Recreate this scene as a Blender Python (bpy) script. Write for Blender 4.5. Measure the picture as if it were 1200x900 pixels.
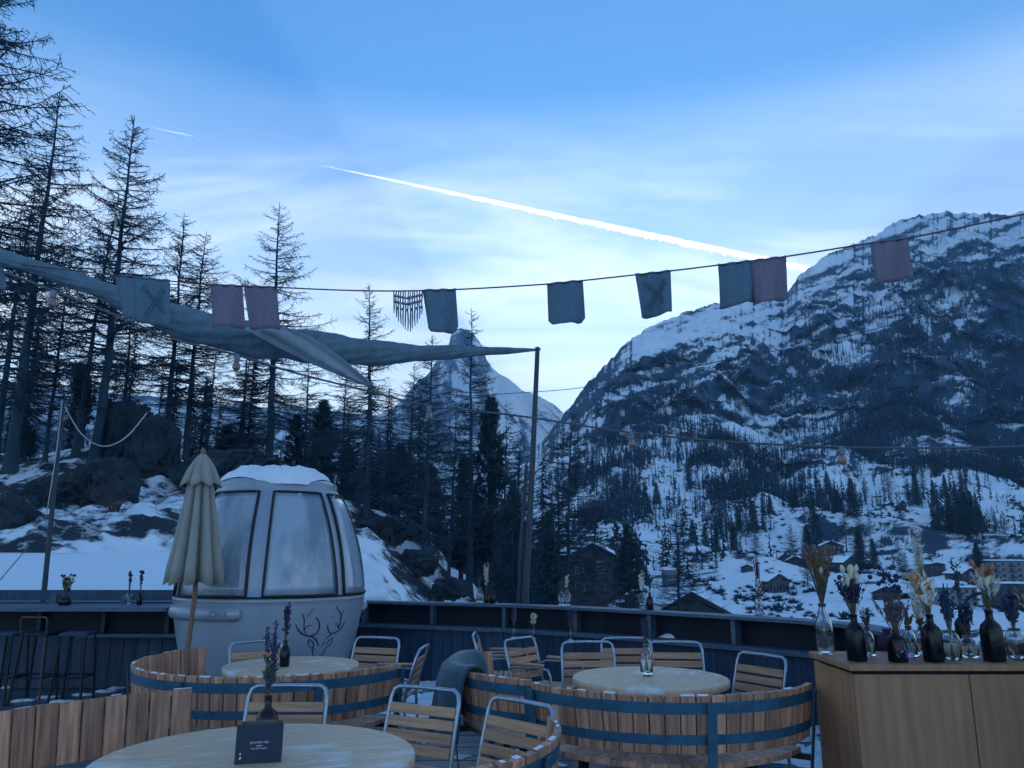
import bpy, bmesh, math, random
import numpy as np
from mathutils import Vector, Matrix, Euler

for _o in list(bpy.data.objects):
    bpy.data.objects.remove(_o)
scene = bpy.context.scene
COL = scene.collection
R = math.radians

# ------------------------------------------------------------------ camera
EYE, PITCH, FPX = 1.62, R(12.5), 900.0
cam_data = bpy.data.cameras.new('camera')
cam_data.sensor_width = 36.0
cam_data.lens = 36.0 * FPX / 1200.0
cam_data.clip_start, cam_data.clip_end = 0.05, 120000.0
camera = bpy.data.objects.new('camera', cam_data)
COL.objects.link(camera)
camera.location = (0, 0, EYE)
camera.rotation_euler = (math.pi / 2 + PITCH, 0, 0)
scene.camera = camera

# ------------------------------------------------------------------ sky, sun, exposure
SUN_EL, SUN_AZ = R(7.0), R(3.0)
world = bpy.data.worlds.new('World')
scene.world = world
world.use_nodes = True
wn, wl = world.node_tree.nodes, world.node_tree.links
background = wn['Background']
background.inputs['Strength'].default_value = 0.12
sky = wn.new('ShaderNodeTexSky')
sky.sky_type = 'NISHITA'
sky.sun_disc = False
sky.sun_elevation, sky.sun_rotation = SUN_EL, SUN_AZ
sky.altitude, sky.air_density, sky.dust_density, sky.ozone_density = 1700, 1.0, 0.25, 3.0


def wnode(kind, **inputs):
    n = wn.new(kind)
    for k, v in inputs.items():
        n.inputs[k].default_value = v
    return n


def wmath(op, a, b=None, clamp=False):
    n = wn.new('ShaderNodeMath')
    n.operation, n.use_clamp = op, clamp
    for i, x in enumerate((a, b)):
        if x is None:
            continue
        if isinstance(x, (int, float)):
            n.inputs[i].default_value = x
        else:
            wl.new(x, n.inputs[i])
    return n.outputs[0]


def wmix(blend, fac, a, b):
    n = wn.new('ShaderNodeMix')
    n.data_type, n.blend_type = 'RGBA', blend
    for i, x in ((0, fac), (6, a), (7, b)):
        if isinstance(x, (int, float, tuple)):
            n.inputs[i].default_value = x
        else:
            wl.new(x, n.inputs[i])
    return n.outputs[2]


# deep blue winter air: the sky is tinted and its glare round the sun softly compressed, everywhere alike
raw_lum = wn.new('ShaderNodeRGBToBW')
wl.new(sky.outputs[0], raw_lum.inputs[0])
deep = wmath('MULTIPLY', wmath('SUBTRACT', 8.5, raw_lum.outputs[0]), 0.16, True)
tinted = wmix('MULTIPLY', deep, sky.outputs[0], (0.105, 0.325, 0.45, 1))
lum = wn.new('ShaderNodeRGBToBW')
wl.new(tinted, lum.inputs[0])
comp = wmath('DIVIDE', 1.0, wmath('ADD', 1.0, wmath('MULTIPLY', lum.outputs[0], 0.065)))
soft = wn.new('ShaderNodeVectorMath')
soft.operation = 'SCALE'
wl.new(tinted, soft.inputs[0])
wl.new(comp, soft.inputs['Scale'])
# cirrus: noise on a high flat layer (direction divided by its height)
tc = wn.new('ShaderNodeTexCoord')
sep = wn.new('ShaderNodeSeparateXYZ')
wl.new(tc.outputs['Generated'], sep.inputs[0])
hz = wmath('MAXIMUM', wmath('ADD', sep.outputs[2], 0.06), 0.03)
lx = wmath('DIVIDE', sep.outputs[0], hz)
ly = wmath('DIVIDE', sep.outputs[1], hz)
comb = wn.new('ShaderNodeCombineXYZ')
wl.new(lx, comb.inputs[0]); wl.new(ly, comb.inputs[1])
mp = wn.new('ShaderNodeMapping')
mp.inputs['Rotation'].default_value = (0, 0, R(-24))
mp.inputs['Location'].default_value = (0.35, 1.2, 0)
mp.inputs['Scale'].default_value = (0.42, 1.15, 1)
wl.new(comb.outputs[0], mp.inputs[0])
n1 = wnode('ShaderNodeTexNoise', Scale=1.3, Detail=9.0, Roughness=0.62, Distortion=0.55)
wl.new(mp.outputs[0], n1.inputs['Vector'])
n2 = wnode('ShaderNodeTexNoise', Scale=0.34, Detail=3.0, Roughness=0.5)
wl.new(mp.outputs[0], n2.inputs['Vector'])
c1 = wmath('MULTIPLY', wmath('SUBTRACT', n1.outputs['Fac'], 0.45), 5.0, True)
c2 = wmath('MULTIPLY', wmath('SUBTRACT', n2.outputs['Fac'], 0.38), 4.2, True)
low = wmath('MULTIPLY', wmath('SUBTRACT', 0.53, sep.outputs[2]), 3.2, True)
cover = wmath('MULTIPLY', wmath('MULTIPLY', c1, c2), wmath('MULTIPLY', low, 0.95))
# thin milky veil that thickens towards the horizon all round
veil = wmath('MULTIPLY', wmath('SUBTRACT', 0.55, sep.outputs[2]), 2.5, True)
veil_f = wmath('MULTIPLY', veil, wmath('ADD', 0.34, wmath('MULTIPLY', n1.outputs['Fac'], 0.92)), True)
# the veil glows on the side of the low sun and is thinner away from it
sunward = wmath('ADD', 0.62, wmath('MULTIPLY', sep.outputs[1], 0.38), True)
milky = wmix('MIX', wmath('MULTIPLY', wmath('MULTIPLY', veil_f, 0.90), sunward), soft.outputs[0], (2.30, 2.36, 2.38, 1))
cloud = wmix('MIX', cover, milky, (3.1, 3.05, 2.9, 1))
wl.new(cloud, background.inputs['Color'])

sun_data = bpy.data.lights.new('sun', 'SUN')
sun_data.energy, sun_data.angle, sun_data.color = 3.0, R(0.5), (1.0, 0.93, 0.82)
sun = bpy.data.objects.new('sun', sun_data)
COL.objects.link(sun)
sun_dir = Vector((math.sin(SUN_AZ) * math.cos(SUN_EL), math.cos(SUN_AZ) * math.cos(SUN_EL), math.sin(SUN_EL)))
sun.rotation_euler = sun_dir.to_track_quat('Z', 'Y').to_euler()
sun.location = (0, 0, 50)

vs = scene.view_settings
vs.view_transform, vs.look, vs.gamma, vs.exposure, vs.use_curve_mapping = 'Standard', 'None', 1.0, 2.85, False
scene.render.engine = 'CYCLES'
scene.cycles.use_denoising = True
scene.cycles.max_bounces = 8
scene.cycles.volume_bounces = 0
scene.cycles.transparent_max_bounces = 12

# ------------------------------------------------------------------ layout helpers
CP, SP = math.cos(PITCH), math.sin(PITCH)


def ray(u, v):
    a, b = (u - 600.0) / FPX, (450.0 - v) / FPX
    return a, CP - b * SP, SP + b * CP


def at(u, v, y):
    """survey point: bearing/elevation of the point and its distance y north of the eye"""
    dx, dy, dz = ray(u, v)
    t = y / dy
    return Vector((dx * t, y, EYE + dz * t))


def on(u, v, z):
    dx, dy, dz = ray(u, v)
    t = (z - EYE) / dz
    return Vector((dx * t, dy * t, z))


# ------------------------------------------------------------------ noise (numpy)
def _hash(ix, iy, seed):
    h = (ix.astype(np.int64) * 374761393 + iy.astype(np.int64) * 668265263 + seed * 974634777) & 0xffffffff
    h = ((h ^ (h >> 13)) * 1274126177) & 0xffffffff
    h = ((h ^ (h >> 16)) * 2246822519) & 0xffffffff
    return ((h ^ (h >> 15)) & 0xffff) / 65535.0


def perlin(x, y, seed=0):
    x = np.asarray(x, float); y = np.asarray(y, float)
    ix, iy = np.floor(x), np.floor(y)
    fx, fy = x - ix, y - iy
    sx, sy = fx * fx * fx * (fx * (fx * 6 - 15) + 10), fy * fy * fy * (fy * (fy * 6 - 15) + 10)

    def g(ox, oy):
        a = _hash(ix + ox, iy + oy, seed) * 2 * math.pi
        return np.cos(a) * (fx - ox) + np.sin(a) * (fy - oy)
    a = g(0, 0) + (g(1, 0) - g(0, 0)) * sx
    b = g(0, 1) + (g(1, 1) - g(0, 1)) * sx
    return (a + (b - a) * sy) * 1.5


def fbm(x, y, octaves=5, seed=0, gain=0.5, lac=2.03):
    t, amp = 0.0, 1.0
    for k in range(octaves):
        t = t + amp * perlin(x, y, seed + k * 17)
        x, y, amp = x * lac + 3.1, y * lac - 1.7, amp * gain
    return t


def ridged(x, y, octaves=5, seed=0, gain=0.5, lac=2.07):
    t, amp = 0.0, 1.0
    for k in range(octaves):
        t = t + amp * (1.0 - 2.0 * np.abs(perlin(x, y, seed + k * 13)))
        x, y, amp = x * lac + 5.3, y * lac + 1.9, amp * gain
    return t


# ------------------------------------------------------------------ mesh helpers
class MB:
    def __init__(self):
        self.v, self.f, self.s = [], [], []

    def add(self, verts, faces, smooth=False):
        n = len(self.v)
        self.v += [tuple(p) for p in verts]
        self.f += [tuple(i + n for i in q) for q in faces]
        self.s += [smooth] * len(faces)
        return self

    def box(self, c, size, rot=None, taper=(1, 1)):
        hx, hy, hz = size[0] / 2, size[1] / 2, size[2] / 2
        pts = [Vector((sx * hx * (taper[0] if sz > 0 else 1), sy * hy * (taper[1] if sz > 0 else 1), sz * hz))
               for sz in (-1, 1) for sy in (-1, 1) for sx in (-1, 1)]
        if rot is not None:
            m = rot if isinstance(rot, Matrix) else Euler(rot).to_matrix()
            pts = [m @ p for p in pts]
        c = Vector(c)
        return self.add([c + p for p in pts],
                        [(0, 2, 3, 1), (4, 5, 7, 6), (0, 1, 5, 4), (2, 6, 7, 3), (0, 4, 6, 2), (1, 3, 7, 5)])

    def bbox(self, size, bev=0.004, c=(0, 0, 0)):
        """box with chamfered edges"""
        hx, hy, hz = size[0] / 2, size[1] / 2, size[2] / 2
        b = min(bev, hx * .6, hy * .6, hz * .6)
        bm = bmesh.new()
        bmesh.ops.create_cube(bm, size=1.0)
        for p in bm.verts:
            p.co = Vector((p.co.x * hx * 2, p.co.y * hy * 2, p.co.z * hz * 2))
        bmesh.ops.bevel(bm, geom=bm.edges[:], offset=b, segments=1, affect='EDGES')
        bm.verts.index_update()
        c = Vector(c)
        self.add([c + p.co for p in bm.verts], [[p.index for p in f.verts] for f in bm.faces])
        bm.free()
        return self

    def tube(self, path, r, n=8, closed=False, caps=True, smooth=True, flat=1.0):
        P = [Vector(p) for p in path]
        m = len(P)
        rs = list(r) if hasattr(r, '__len__') else [r] * m
        verts = []
        prev = None
        for i in range(m):
            if closed:
                t = P[(i + 1) % m] - P[i - 1]
            else:
                t = P[min(i + 1, m - 1)] - P[max(i - 1, 0)]
            if t.length < 1e-9:
                t = Vector((0, 0, 1))
            t.normalize()
            if prev is None:
                q = Vector((0, 0, 1)) if abs(t.z) < 0.9 else Vector((1, 0, 0))
                a = t.cross(q).normalized()
            else:
                a = prev - t * prev.dot(t)
                a = a.normalized() if a.length > 1e-6 else t.orthogonal().normalized()
            prev = a
            b = t.cross(a)
            for k in range(n):
                w = 2 * math.pi * k / n
                verts.append(P[i] + (a * math.cos(w) + b * math.sin(w) * flat) * rs[i])
        faces = []
        for i in range(m if closed else m - 1):
            j = (i + 1) % m
            for k in range(n):
                l = (k + 1) % n
                faces.append((i * n + k, i * n + l, j * n + l, j * n + k))
        self.add(verts, faces, smooth)
        if caps and not closed:
            self.add(verts[:n], [tuple(range(n - 1, -1, -1))])
            self.add(verts[-n:], [tuple(range(n))])
        return self

    def lathe(self, prof, n=20, c=(0, 0, 0), smooth=True, caps=True, square=0.0):
        c = Vector(c)
        verts, faces = [], []
        for (r, z) in prof:
            for k in range(n):
                w = 2 * math.pi * k / n
                cx, sy = math.cos(w), math.sin(w)
                f = 1.0
                if square:
                    e = 2 + square * 6
                    f = (abs(cx) ** e + abs(sy) ** e) ** (-1 / e)
                verts.append(c + Vector((cx * r * f, sy * r * f, z)))
        for i in range(len(prof) - 1):
            for k in range(n):
                l = (k + 1) % n
                faces.append((i * n + k, i * n + l, (i + 1) * n + l, (i + 1) * n + k))
        self.add(verts, faces, smooth)
        if caps:
            self.add(verts[:n], [tuple(range(n - 1, -1, -1))])
            self.add(verts[-n:], [tuple(range(n))])
        return self

    def grid(self, rows, smooth=True, thick=None, flip=False):
        """rows: list of lists of points; thick gives the sheet a body along its normal"""
        m, n = len(rows), len(rows[0])
        P = [[Vector(p) for p in r] for r in rows]
        verts = [p for r in P for p in r]
        faces = [(i * n + j, i * n + j + 1, (i + 1) * n + j + 1, (i + 1) * n + j) for i in range(m - 1) for j in range(n - 1)]
        if thick:
            back = []
            for i in range(m):
                for j in range(n):
                    du = P[i][min(j + 1, n - 1)] - P[i][max(j - 1, 0)]
                    dv = P[min(i + 1, m - 1)][j] - P[max(i - 1, 0)][j]
                    nn = du.cross(dv)
                    nn = nn.normalized() if nn.length > 1e-12 else Vector((0, 0, 1))
                    back.append(P[i][j] + nn * thick)
            o = m * n
            faces = faces + [tuple(x + o for x in reversed(f)) for f in faces]
            verts += back
            ring = [j for j in range(n)] + [i * n + n - 1 for i in range(1, m)] + [(m - 1) * n + j for j in range(n - 2, -1, -1)] + [i * n for i in range(m - 2, 0, -1)]
            for k in range(len(ring)):
                a, b = ring[k], ring[(k + 1) % len(ring)]
                faces.append((b, a, a + o, b + o))
        if flip:
            faces = [tuple(reversed(f)) for f in faces]
        return self.add(verts, faces, smooth)

    def mesh(self, name, material=None):
        me = bpy.data.meshes.new(name)
        me.from_pydata(self.v, [], self.f)
        me.polygons.foreach_set('use_smooth', self.s)
        if material is not None:
            for q in (material if isinstance(material, (list, tuple)) else [material]):
                me.materials.append(q)
        me.update()
        return me

    def put(self, name, material, parent=None, loc=(0, 0, 0), rot=(0, 0, 0)):
        return put(name, self.mesh(name, material), parent, loc, rot)


def put(name, data, parent=None, loc=(0, 0, 0), rot=(0, 0, 0), scale=(1, 1, 1)):
    o = bpy.data.objects.new(name, data)
    COL.objects.link(o)
    o.parent = parent
    o.location = loc
    if isinstance(rot, Matrix):
        o.rotation_euler = rot.to_euler()
    else:
        o.rotation_euler = rot
    o.scale = scale
    return o


def root(name, loc, rz=0.0):
    o = put(name, None, None, loc, (0, 0, rz))
    o.empty_display_size = 0.1
    return o


def tag(o, label, category, group=None):
    o['label'], o['category'] = label, category
    if group:
        o['group'] = group
    return o


def setting(o, kind='structure', label=None):
    o['kind'] = kind
    if label:
        o['label'] = label
    return o


def copy_tree(src, parent=None):
    c = src.copy()
    COL.objects.link(c)
    c.parent = parent
    for ch in list(src.children):
        copy_tree(ch, c)
    return c


# ------------------------------------------------------------------ materials
def mat(name, color, rough=0.6, metal=0.0, var=0.0, scale=8.0, stretch=(1, 1, 1), bump=0.0, color2=None,
        rand=0.0, detail=6.0, spec=0.5, transmission=0.0, ior=1.45, coat=0.0, sheen=0.0, bdist=0.02, lo=0.35, hi=0.65, sub=None):
    m = bpy.data.materials.new(name)
    m.use_nodes = True
    nt = m.node_tree
    N, L = nt.nodes, nt.links
    p = N['Principled BSDF']
    p.inputs['Base Color'].default_value = (*color, 1)
    p.inputs['Roughness'].default_value = rough
    p.inputs['Metallic'].default_value = metal
    p.inputs['Specular IOR Level'].default_value = spec
    p.inputs['Transmission Weight'].default_value = transmission
    p.inputs['IOR'].default_value = ior
    p.inputs['Coat Weight'].default_value = coat
    p.inputs['Sheen Weight'].default_value = sheen
    if var or color2 or bump or rand:
        tcn = N.new('ShaderNodeTexCoord')
        mpn = N.new('ShaderNodeMapping')
        mpn.inputs['Scale'].default_value = stretch
        vec = tcn.outputs['Object']
        if rand:
            oi = N.new('ShaderNodeObjectInfo')
            ad = N.new('ShaderNodeVectorMath'); ad.operation = 'MULTIPLY_ADD'
            cx = N.new('ShaderNodeCombineXYZ')
            for k in range(3):
                L.new(oi.outputs['Random'], cx.inputs[k])
            L.new(cx.outputs[0], ad.inputs[0]); ad.inputs[1].default_value = (9, 17, 13)
            L.new(vec, ad.inputs[2])
            vec = ad.outputs[0]
        L.new(vec, mpn.inputs[0])
        nz = N.new('ShaderNodeTexNoise')
        nz.inputs['Scale'].default_value, nz.inputs['Detail'].default_value = scale, detail
        nz.inputs['Roughness'].default_value = 0.62
        L.new(mpn.outputs[0], nz.inputs['Vector'])
        ramp = N.new('ShaderNodeValToRGB')
        e = ramp.color_ramp.elements
        e[0].position, e[1].position = lo, hi
        c2 = color2 if color2 else tuple(min(1, c * (1 + var)) for c in color)
        c1 = color if color2 else tuple(c * (1 - var) for c in color)
        e[0].color, e[1].color = (*c1, 1), (*c2, 1)
        L.new(nz.outputs['Fac'], ramp.inputs[0])
        out = ramp.outputs[0]
        if rand:
            hsv = N.new('ShaderNodeHueSaturation')
            mr = N.new('ShaderNodeMapRange')
            mr.inputs['To Min'].default_value, mr.inputs['To Max'].default_value = 1 - rand, 1 + rand
            L.new(oi.outputs['Random'], mr.inputs['Value'])
            L.new(mr.outputs[0], hsv.inputs['Value'])
            L.new(out, hsv.inputs['Color'])
            out = hsv.outputs[0]
        L.new(out, p.inputs['Base Color'])
        if bump:
            bn = N.new('ShaderNodeBump')
            bn.inputs['Strength'].default_value, bn.inputs['Distance'].default_value = bump, bdist
            L.new(nz.outputs['Fac'], bn.inputs['Height'])
            L.new(bn.outputs[0], p.inputs['Normal'])
    return m


def terrain_mat(name, snow, rock, sc1, sc2, sharp=5.0, bump=0.6, bdist=1.0, rock2=None, stretch=(1, 1, 1)):
    """snow over rock: the 'bare' attribute of the ground plus fine noise decides which shows"""
    m = bpy.data.materials.new(name)
    m.use_nodes = True
    N, L = m.node_tree.nodes, m.node_tree.links
    p = N['Principled BSDF']
    p.inputs['Roughness'].default_value = 0.85
    p.inputs['Specular IOR Level'].default_value = 0.2
    g = N.new('ShaderNodeNewGeometry')
    mpn = N.new('ShaderNodeMapping')
    mpn.inputs['Scale'].default_value = stretch
    L.new(g.outputs['Position'], mpn.inputs[0])
    a = N.new('ShaderNodeTexNoise'); a.inputs['Scale'].default_value = sc1
    a.inputs['Detail'].default_value, a.inputs['Roughness'].default_value = 10, 0.68
    b = N.new('ShaderNodeTexNoise'); b.inputs['Scale'].default_value = sc2; b.inputs['Detail'].default_value = 9; b.inputs['Roughness'].default_value = 0.68
    for q in (a, b):
        L.new(mpn.outputs[0], q.inputs['Vector'])
    at_ = N.new('ShaderNodeAttribute'); at_.attribute_name = 'bare'
    def mth(op, x, y, clamp=False):
        n = N.new('ShaderNodeMath'); n.operation, n.use_clamp = op, clamp
        for i, q in enumerate((x, y)):
            if isinstance(q, (int, float)): n.inputs[i].default_value = q
            else: L.new(q, n.inputs[i])
        return n.outputs[0]
    h = mth('ADD', mth('MULTIPLY', mth('SUBTRACT', a.outputs['Fac'], 0.5), 1.3), mth('MULTIPLY', mth('SUBTRACT', b.outputs['Fac'], 0.5), 1.1))
    f = mth('ADD', mth('MULTIPLY', mth('SUBTRACT', mth('ADD', at_.outputs['Fac'], h), 0.5), sharp), 0.5, True)
    rk = N.new('ShaderNodeMix'); rk.data_type = 'RGBA'
    rk.inputs[6].default_value = (*rock, 1); rk.inputs[7].default_value = (*(rock2 or tuple(2.1 * c for c in rock)), 1)
    L.new(b.outputs['Fac'], rk.inputs[0])
    mx = N.new('ShaderNodeMix'); mx.data_type = 'RGBA'
    mx.inputs[6].default_value = (*snow, 1)
    L.new(rk.outputs[2], mx.inputs[7]); L.new(f, mx.inputs[0])
    L.new(mx.outputs[2], p.inputs['Base Color'])
    bn = N.new('ShaderNodeBump'); bn.inputs['Strength'].default_value, bn.inputs['Distance'].default_value = bump, bdist
    L.new(mth('ADD', a.outputs['Fac'], mth('MULTIPLY', f, 0.3)), bn.inputs['Height'])
    L.new(bn.outputs[0], p.inputs['Normal'])
    return m


M = dict(
    snow=mat('snow', (0.82, 0.87, 0.92), 0.75, var=0.05, scale=14, bump=0.35, bdist=0.05, spec=0.25),
    wood=mat('oak_slats', (0.42, 0.255, 0.15), 0.5, var=0.30, scale=5, stretch=(9, 9, .6), bump=0.12, rand=0.22, bdist=0.004),
    wood_x=mat('oak_slats_lengthwise', (0.47, 0.25, 0.14), 0.5, var=0.26, scale=5, stretch=(.6, 9, 9), bump=0.12, rand=0.16, bdist=0.004),
    stave=mat('weathered_staves', (0.45, 0.225, 0.14), 0.55, var=0.48, scale=4, stretch=(8, 8, .5), bump=0.15, rand=0.28, bdist=0.004),
    tabletop=mat('table_top_oak', (0.66, 0.41, 0.25), 0.5, color2=(0.80, 0.54, 0.35), scale=3, stretch=(1.0, 11, 4), bump=0.08, bdist=0.003, coat=0.12),
    cabinet=mat('cabinet_oak', (0.31, 0.155, 0.078), 0.5, color2=(0.43, 0.225, 0.12), scale=2.6, stretch=(7, 7, .35), bump=0.06, bdist=0.003, rand=0.1),
    band=mat('blue_grey_steel', (0.034, 0.115, 0.185), 0.5, metal=0.2, var=0.22, scale=9, bump=0.05),
    tubem=mat('galvanised_tube', (0.34, 0.42, 0.50), 0.30, metal=0.75, var=0.12, scale=14),
    fence=mat('dark_stained_boards', (0.012, 0.032, 0.068), 0.6, color2=(0.028, 0.066, 0.120), scale=3, stretch=(7, 7, .5), bump=0.15, rand=0.25, bdist=0.005),
    ledge=mat('dark_ledge_boards', (0.040, 0.078, 0.125), 0.5, color2=(0.075, 0.125, 0.18), scale=4, stretch=(1, 7, 7), bump=0.12, rand=0.15, bdist=0.004),
    recess=mat('black_stained_panel', (0.006, 0.010, 0.026), 0.7, var=0.3, scale=4),
    deck=mat('wet_deck_boards', (0.035, 0.065, 0.100), 0.30, color2=(0.10, 0.15, 0.20), scale=3, stretch=(.7, 6, 6), bump=0.2, rand=0.25, bdist=0.006),
    dark=mat('black_metal', (0.012, 0.015, 0.022), 0.45, metal=0.3, var=0.2),
    canvas=mat('taupe_canvas', (0.31, 0.295, 0.26), 0.85, var=0.05, scale=6, bump=0.05, bdist=0.004, sheen=0.2),
    sail=mat('grey_sail_cloth', (0.11, 0.175, 0.22), 0.8, var=0.18, scale=10, bump=0.15, bdist=0.01),
    sail_lt=mat('pale_sail_cloth', (0.26, 0.32, 0.36), 0.8, var=0.08, scale=8),
    pole=mat('umbrella_pole_wood', (0.22, 0.12, 0.075), 0.5, var=0.25, scale=6, stretch=(6, 6, .4)),
    mast=mat('weathered_mast', (0.035, 0.050, 0.068), 0.6, var=0.3, scale=6, stretch=(6, 6, .6)),
    rope=mat('pale_rope', (0.42, 0.44, 0.44), 0.8),
    brownbar=mat('brown_stool_bar', (0.075, 0.045, 0.04), 0.5),
    cable=mat('grey_cable', (0.10, 0.11, 0.12), 0.6),
    redrope=mat('dark_red_cord', (0.11, 0.055, 0.06), 0.8),
    bark=mat('larch_bark', (0.016, 0.042, 0.068), 0.9, color2=(0.036, 0.072, 0.105), scale=5, stretch=(4, 4, .7), bump=0.5, bdist=0.05),
    twig=mat('larch_twigs', (0.024, 0.052, 0.078), 0.9, var=0.3, scale=3),
    needle=mat('pine_needles', (0.012, 0.042, 0.062), 0.8, color2=(0.030, 0.075, 0.095), scale=2.0),
    forest=mat('far_trees', (0.018, 0.044, 0.070), 0.9, var=0.4, scale=0.03),
    bush=mat('bare_shrub', (0.055, 0.05, 0.055), 0.9, var=0.3),
    rockm=mat('dark_boulder', (0.010, 0.024, 0.038), 0.9, color2=(0.026, 0.048, 0.066), scale=1.5, bump=0.8, bdist=0.15),
    cabin=mat('silver_cabin_paint', (0.32, 0.365, 0.44), 0.38, metal=0.12, var=0.07, scale=2.5, stretch=(1, 1, .3), coat=0.2),
    gasket=mat('black_rubber', (0.010, 0.011, 0.014), 0.5, color2=(0.05, 0.05, 0.05), scale=25, lo=.55, hi=.75),
    pane=mat('frosted_window_painted_reflections', (0.20, 0.255, 0.315), 0.12, color2=(0.36, 0.425, 0.50), scale=1.5, stretch=(1.4, 1.4, .5), coat=0.7, lo=.42, hi=.56),  # paler blotches put reflections into the colour of the frosted panes
    decal=mat('black_decal', (0.012, 0.014, 0.020), 0.6),
    blanket=mat('teal_fleece', (0.012, 0.050, 0.075), 0.95, color2=(0.026, 0.085, 0.115), scale=9, bump=0.3, bdist=0.01, sheen=0.25),
    black_glass=mat('dark_bottle_glass', (0.004, 0.005, 0.009), 0.22, var=0.1, spec=0.35),
    red_glass=mat('dark_brown_bottle_glass', (0.020, 0.005, 0.007), 0.16, spec=0.45),
    glass=mat('clear_bottle_glass', (0.90, 0.95, 0.96), 0.03, transmission=1.0, ior=1.42),
    menu=mat('navy_card', (0.003, 0.013, 0.046), 0.45, var=0.1, scale=20),
    menu_in=mat('bare_wood_box', (0.16, 0.13, 0.10), 0.6, var=0.15, stretch=(8, 1, 1)),
    print=mat('white_print', (0.70, 0.72, 0.74), 0.6),
    flag_g=mat('grey_linen', (0.100, 0.165, 0.220), 0.9, var=0.12, scale=40, stretch=(1, 1, 1), bump=0.1, bdist=0.002),
    flag_p=mat('dusty_rose_linen', (0.185, 0.155, 0.205), 0.9, var=0.12, scale=40, bump=0.1, bdist=0.002),
    stitch=mat('dark_stitching', (0.05, 0.08, 0.11), 0.9),
    lampcap=mat('grey_lamp_cap', (0.16, 0.21, 0.25), 0.6),
    bulb=mat('amber_bulb_glass', (0.20, 0.075, 0.035), 0.08, color2=(0.28, 0.27, 0.28), scale=20, coat=0.5),
    f_brown=mat('dried_grass', (0.26, 0.17, 0.12), 0.9, var=0.3, scale=30),
    f_cream=mat('dried_cream', (0.62, 0.55, 0.40), 0.9, var=0.15, scale=30),
    f_white=mat('dried_white', (0.66, 0.70, 0.68), 0.9, var=0.12, scale=30),
    f_peach=mat('dried_peach', (0.58, 0.36, 0.20), 0.9, var=0.2, scale=30),
    f_purple=mat('dried_lavender', (0.045, 0.042, 0.11), 0.9, var=0.35, scale=40),
    f_navy=mat('dried_navy', (0.020, 0.028, 0.085), 0.9, var=0.35, scale=40),
    f_mauve=mat('dried_mauve', (0.16, 0.11, 0.15), 0.9, var=0.25, scale=40),
    f_plum=mat('dried_plum', (0.050, 0.015, 0.060), 0.9, var=0.3, scale=40),
    f_stem=mat('dried_stems', (0.12, 0.11, 0.075), 0.9, var=0.3, scale=30),
    f_rust=mat('dried_rust', (0.34, 0.17, 0.10), 0.9, var=0.25, scale=40),
    f_teal=mat('dried_teal', (0.025, 0.06, 0.09), 0.9, var=0.3, scale=40),
    chalet=mat('dark_chalet_timber', (0.030, 0.040, 0.055), 0.8, var=0.35, scale=.8, stretch=(1, 1, 6)),
    plaster=mat('pale_plaster', (0.17, 0.20, 0.23), 0.85, var=0.08, scale=.5),
    stone=mat('grey_stone_base', (0.13, 0.15, 0.17), 0.9, var=0.25, scale=1.2),
    winglass=mat('dark_window_glass', (0.012, 0.018, 0.03), 0.12, coat=0.5),
    frame=mat('window_frame', (0.16, 0.18, 0.20), 0.6),
    contrail=mat('contrail_ice', (0.92, 0.92, 0.92), 0.9, spec=0.0),
)

# ================================================================== terrain
def interp(x, table):
    xs, ys = zip(*table)
    return np.interp(x, xs, ys)


def np_mesh(name, verts, faces, material, smooth=True):
    me = bpy.data.meshes.new(name)
    verts = np.asarray(verts, dtype=np.float32)
    faces = np.asarray(faces, dtype=np.int32)
    k = faces.shape[1]
    me.vertices.add(len(verts)); me.vertices.foreach_set('co', verts.ravel())
    me.loops.add(faces.size); me.loops.foreach_set('vertex_index', faces.ravel())
    me.polygons.add(len(faces)); me.polygons.foreach_set('loop_start', np.arange(0, faces.size, k, dtype=np.int32))
    me.polygons.foreach_set('use_smooth', np.full(len(faces), smooth))
    me.materials.append(material)
    me.update(calc_edges=True)
    return me


def grid_faces(nr, nc):
    i, j = np.meshgrid(np.arange(nr - 1), np.arange(nc - 1), indexing='ij')
    a = (i * nc + j).ravel()
    return np.stack([a, a + 1, a + nc + 1, a + nc], axis=1)


def add_attr(me, values):
    at_ = me.attributes.new('bare', 'FLOAT', 'POINT')
    at_.data.foreach_set('value', np.asarray(values, dtype=np.float32).ravel())


def points(U, V, Y):
    a, b = (U - 600.0) / FPX, (450.0 - V) / FPX
    t = Y / (CP - b * SP)
    return a * t, Y, EYE + (SP + b * CP) * t


def tan_el(v):
    b = (450.0 - v) / FPX
    return (SP + b * CP) / (CP - b * SP)


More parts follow.
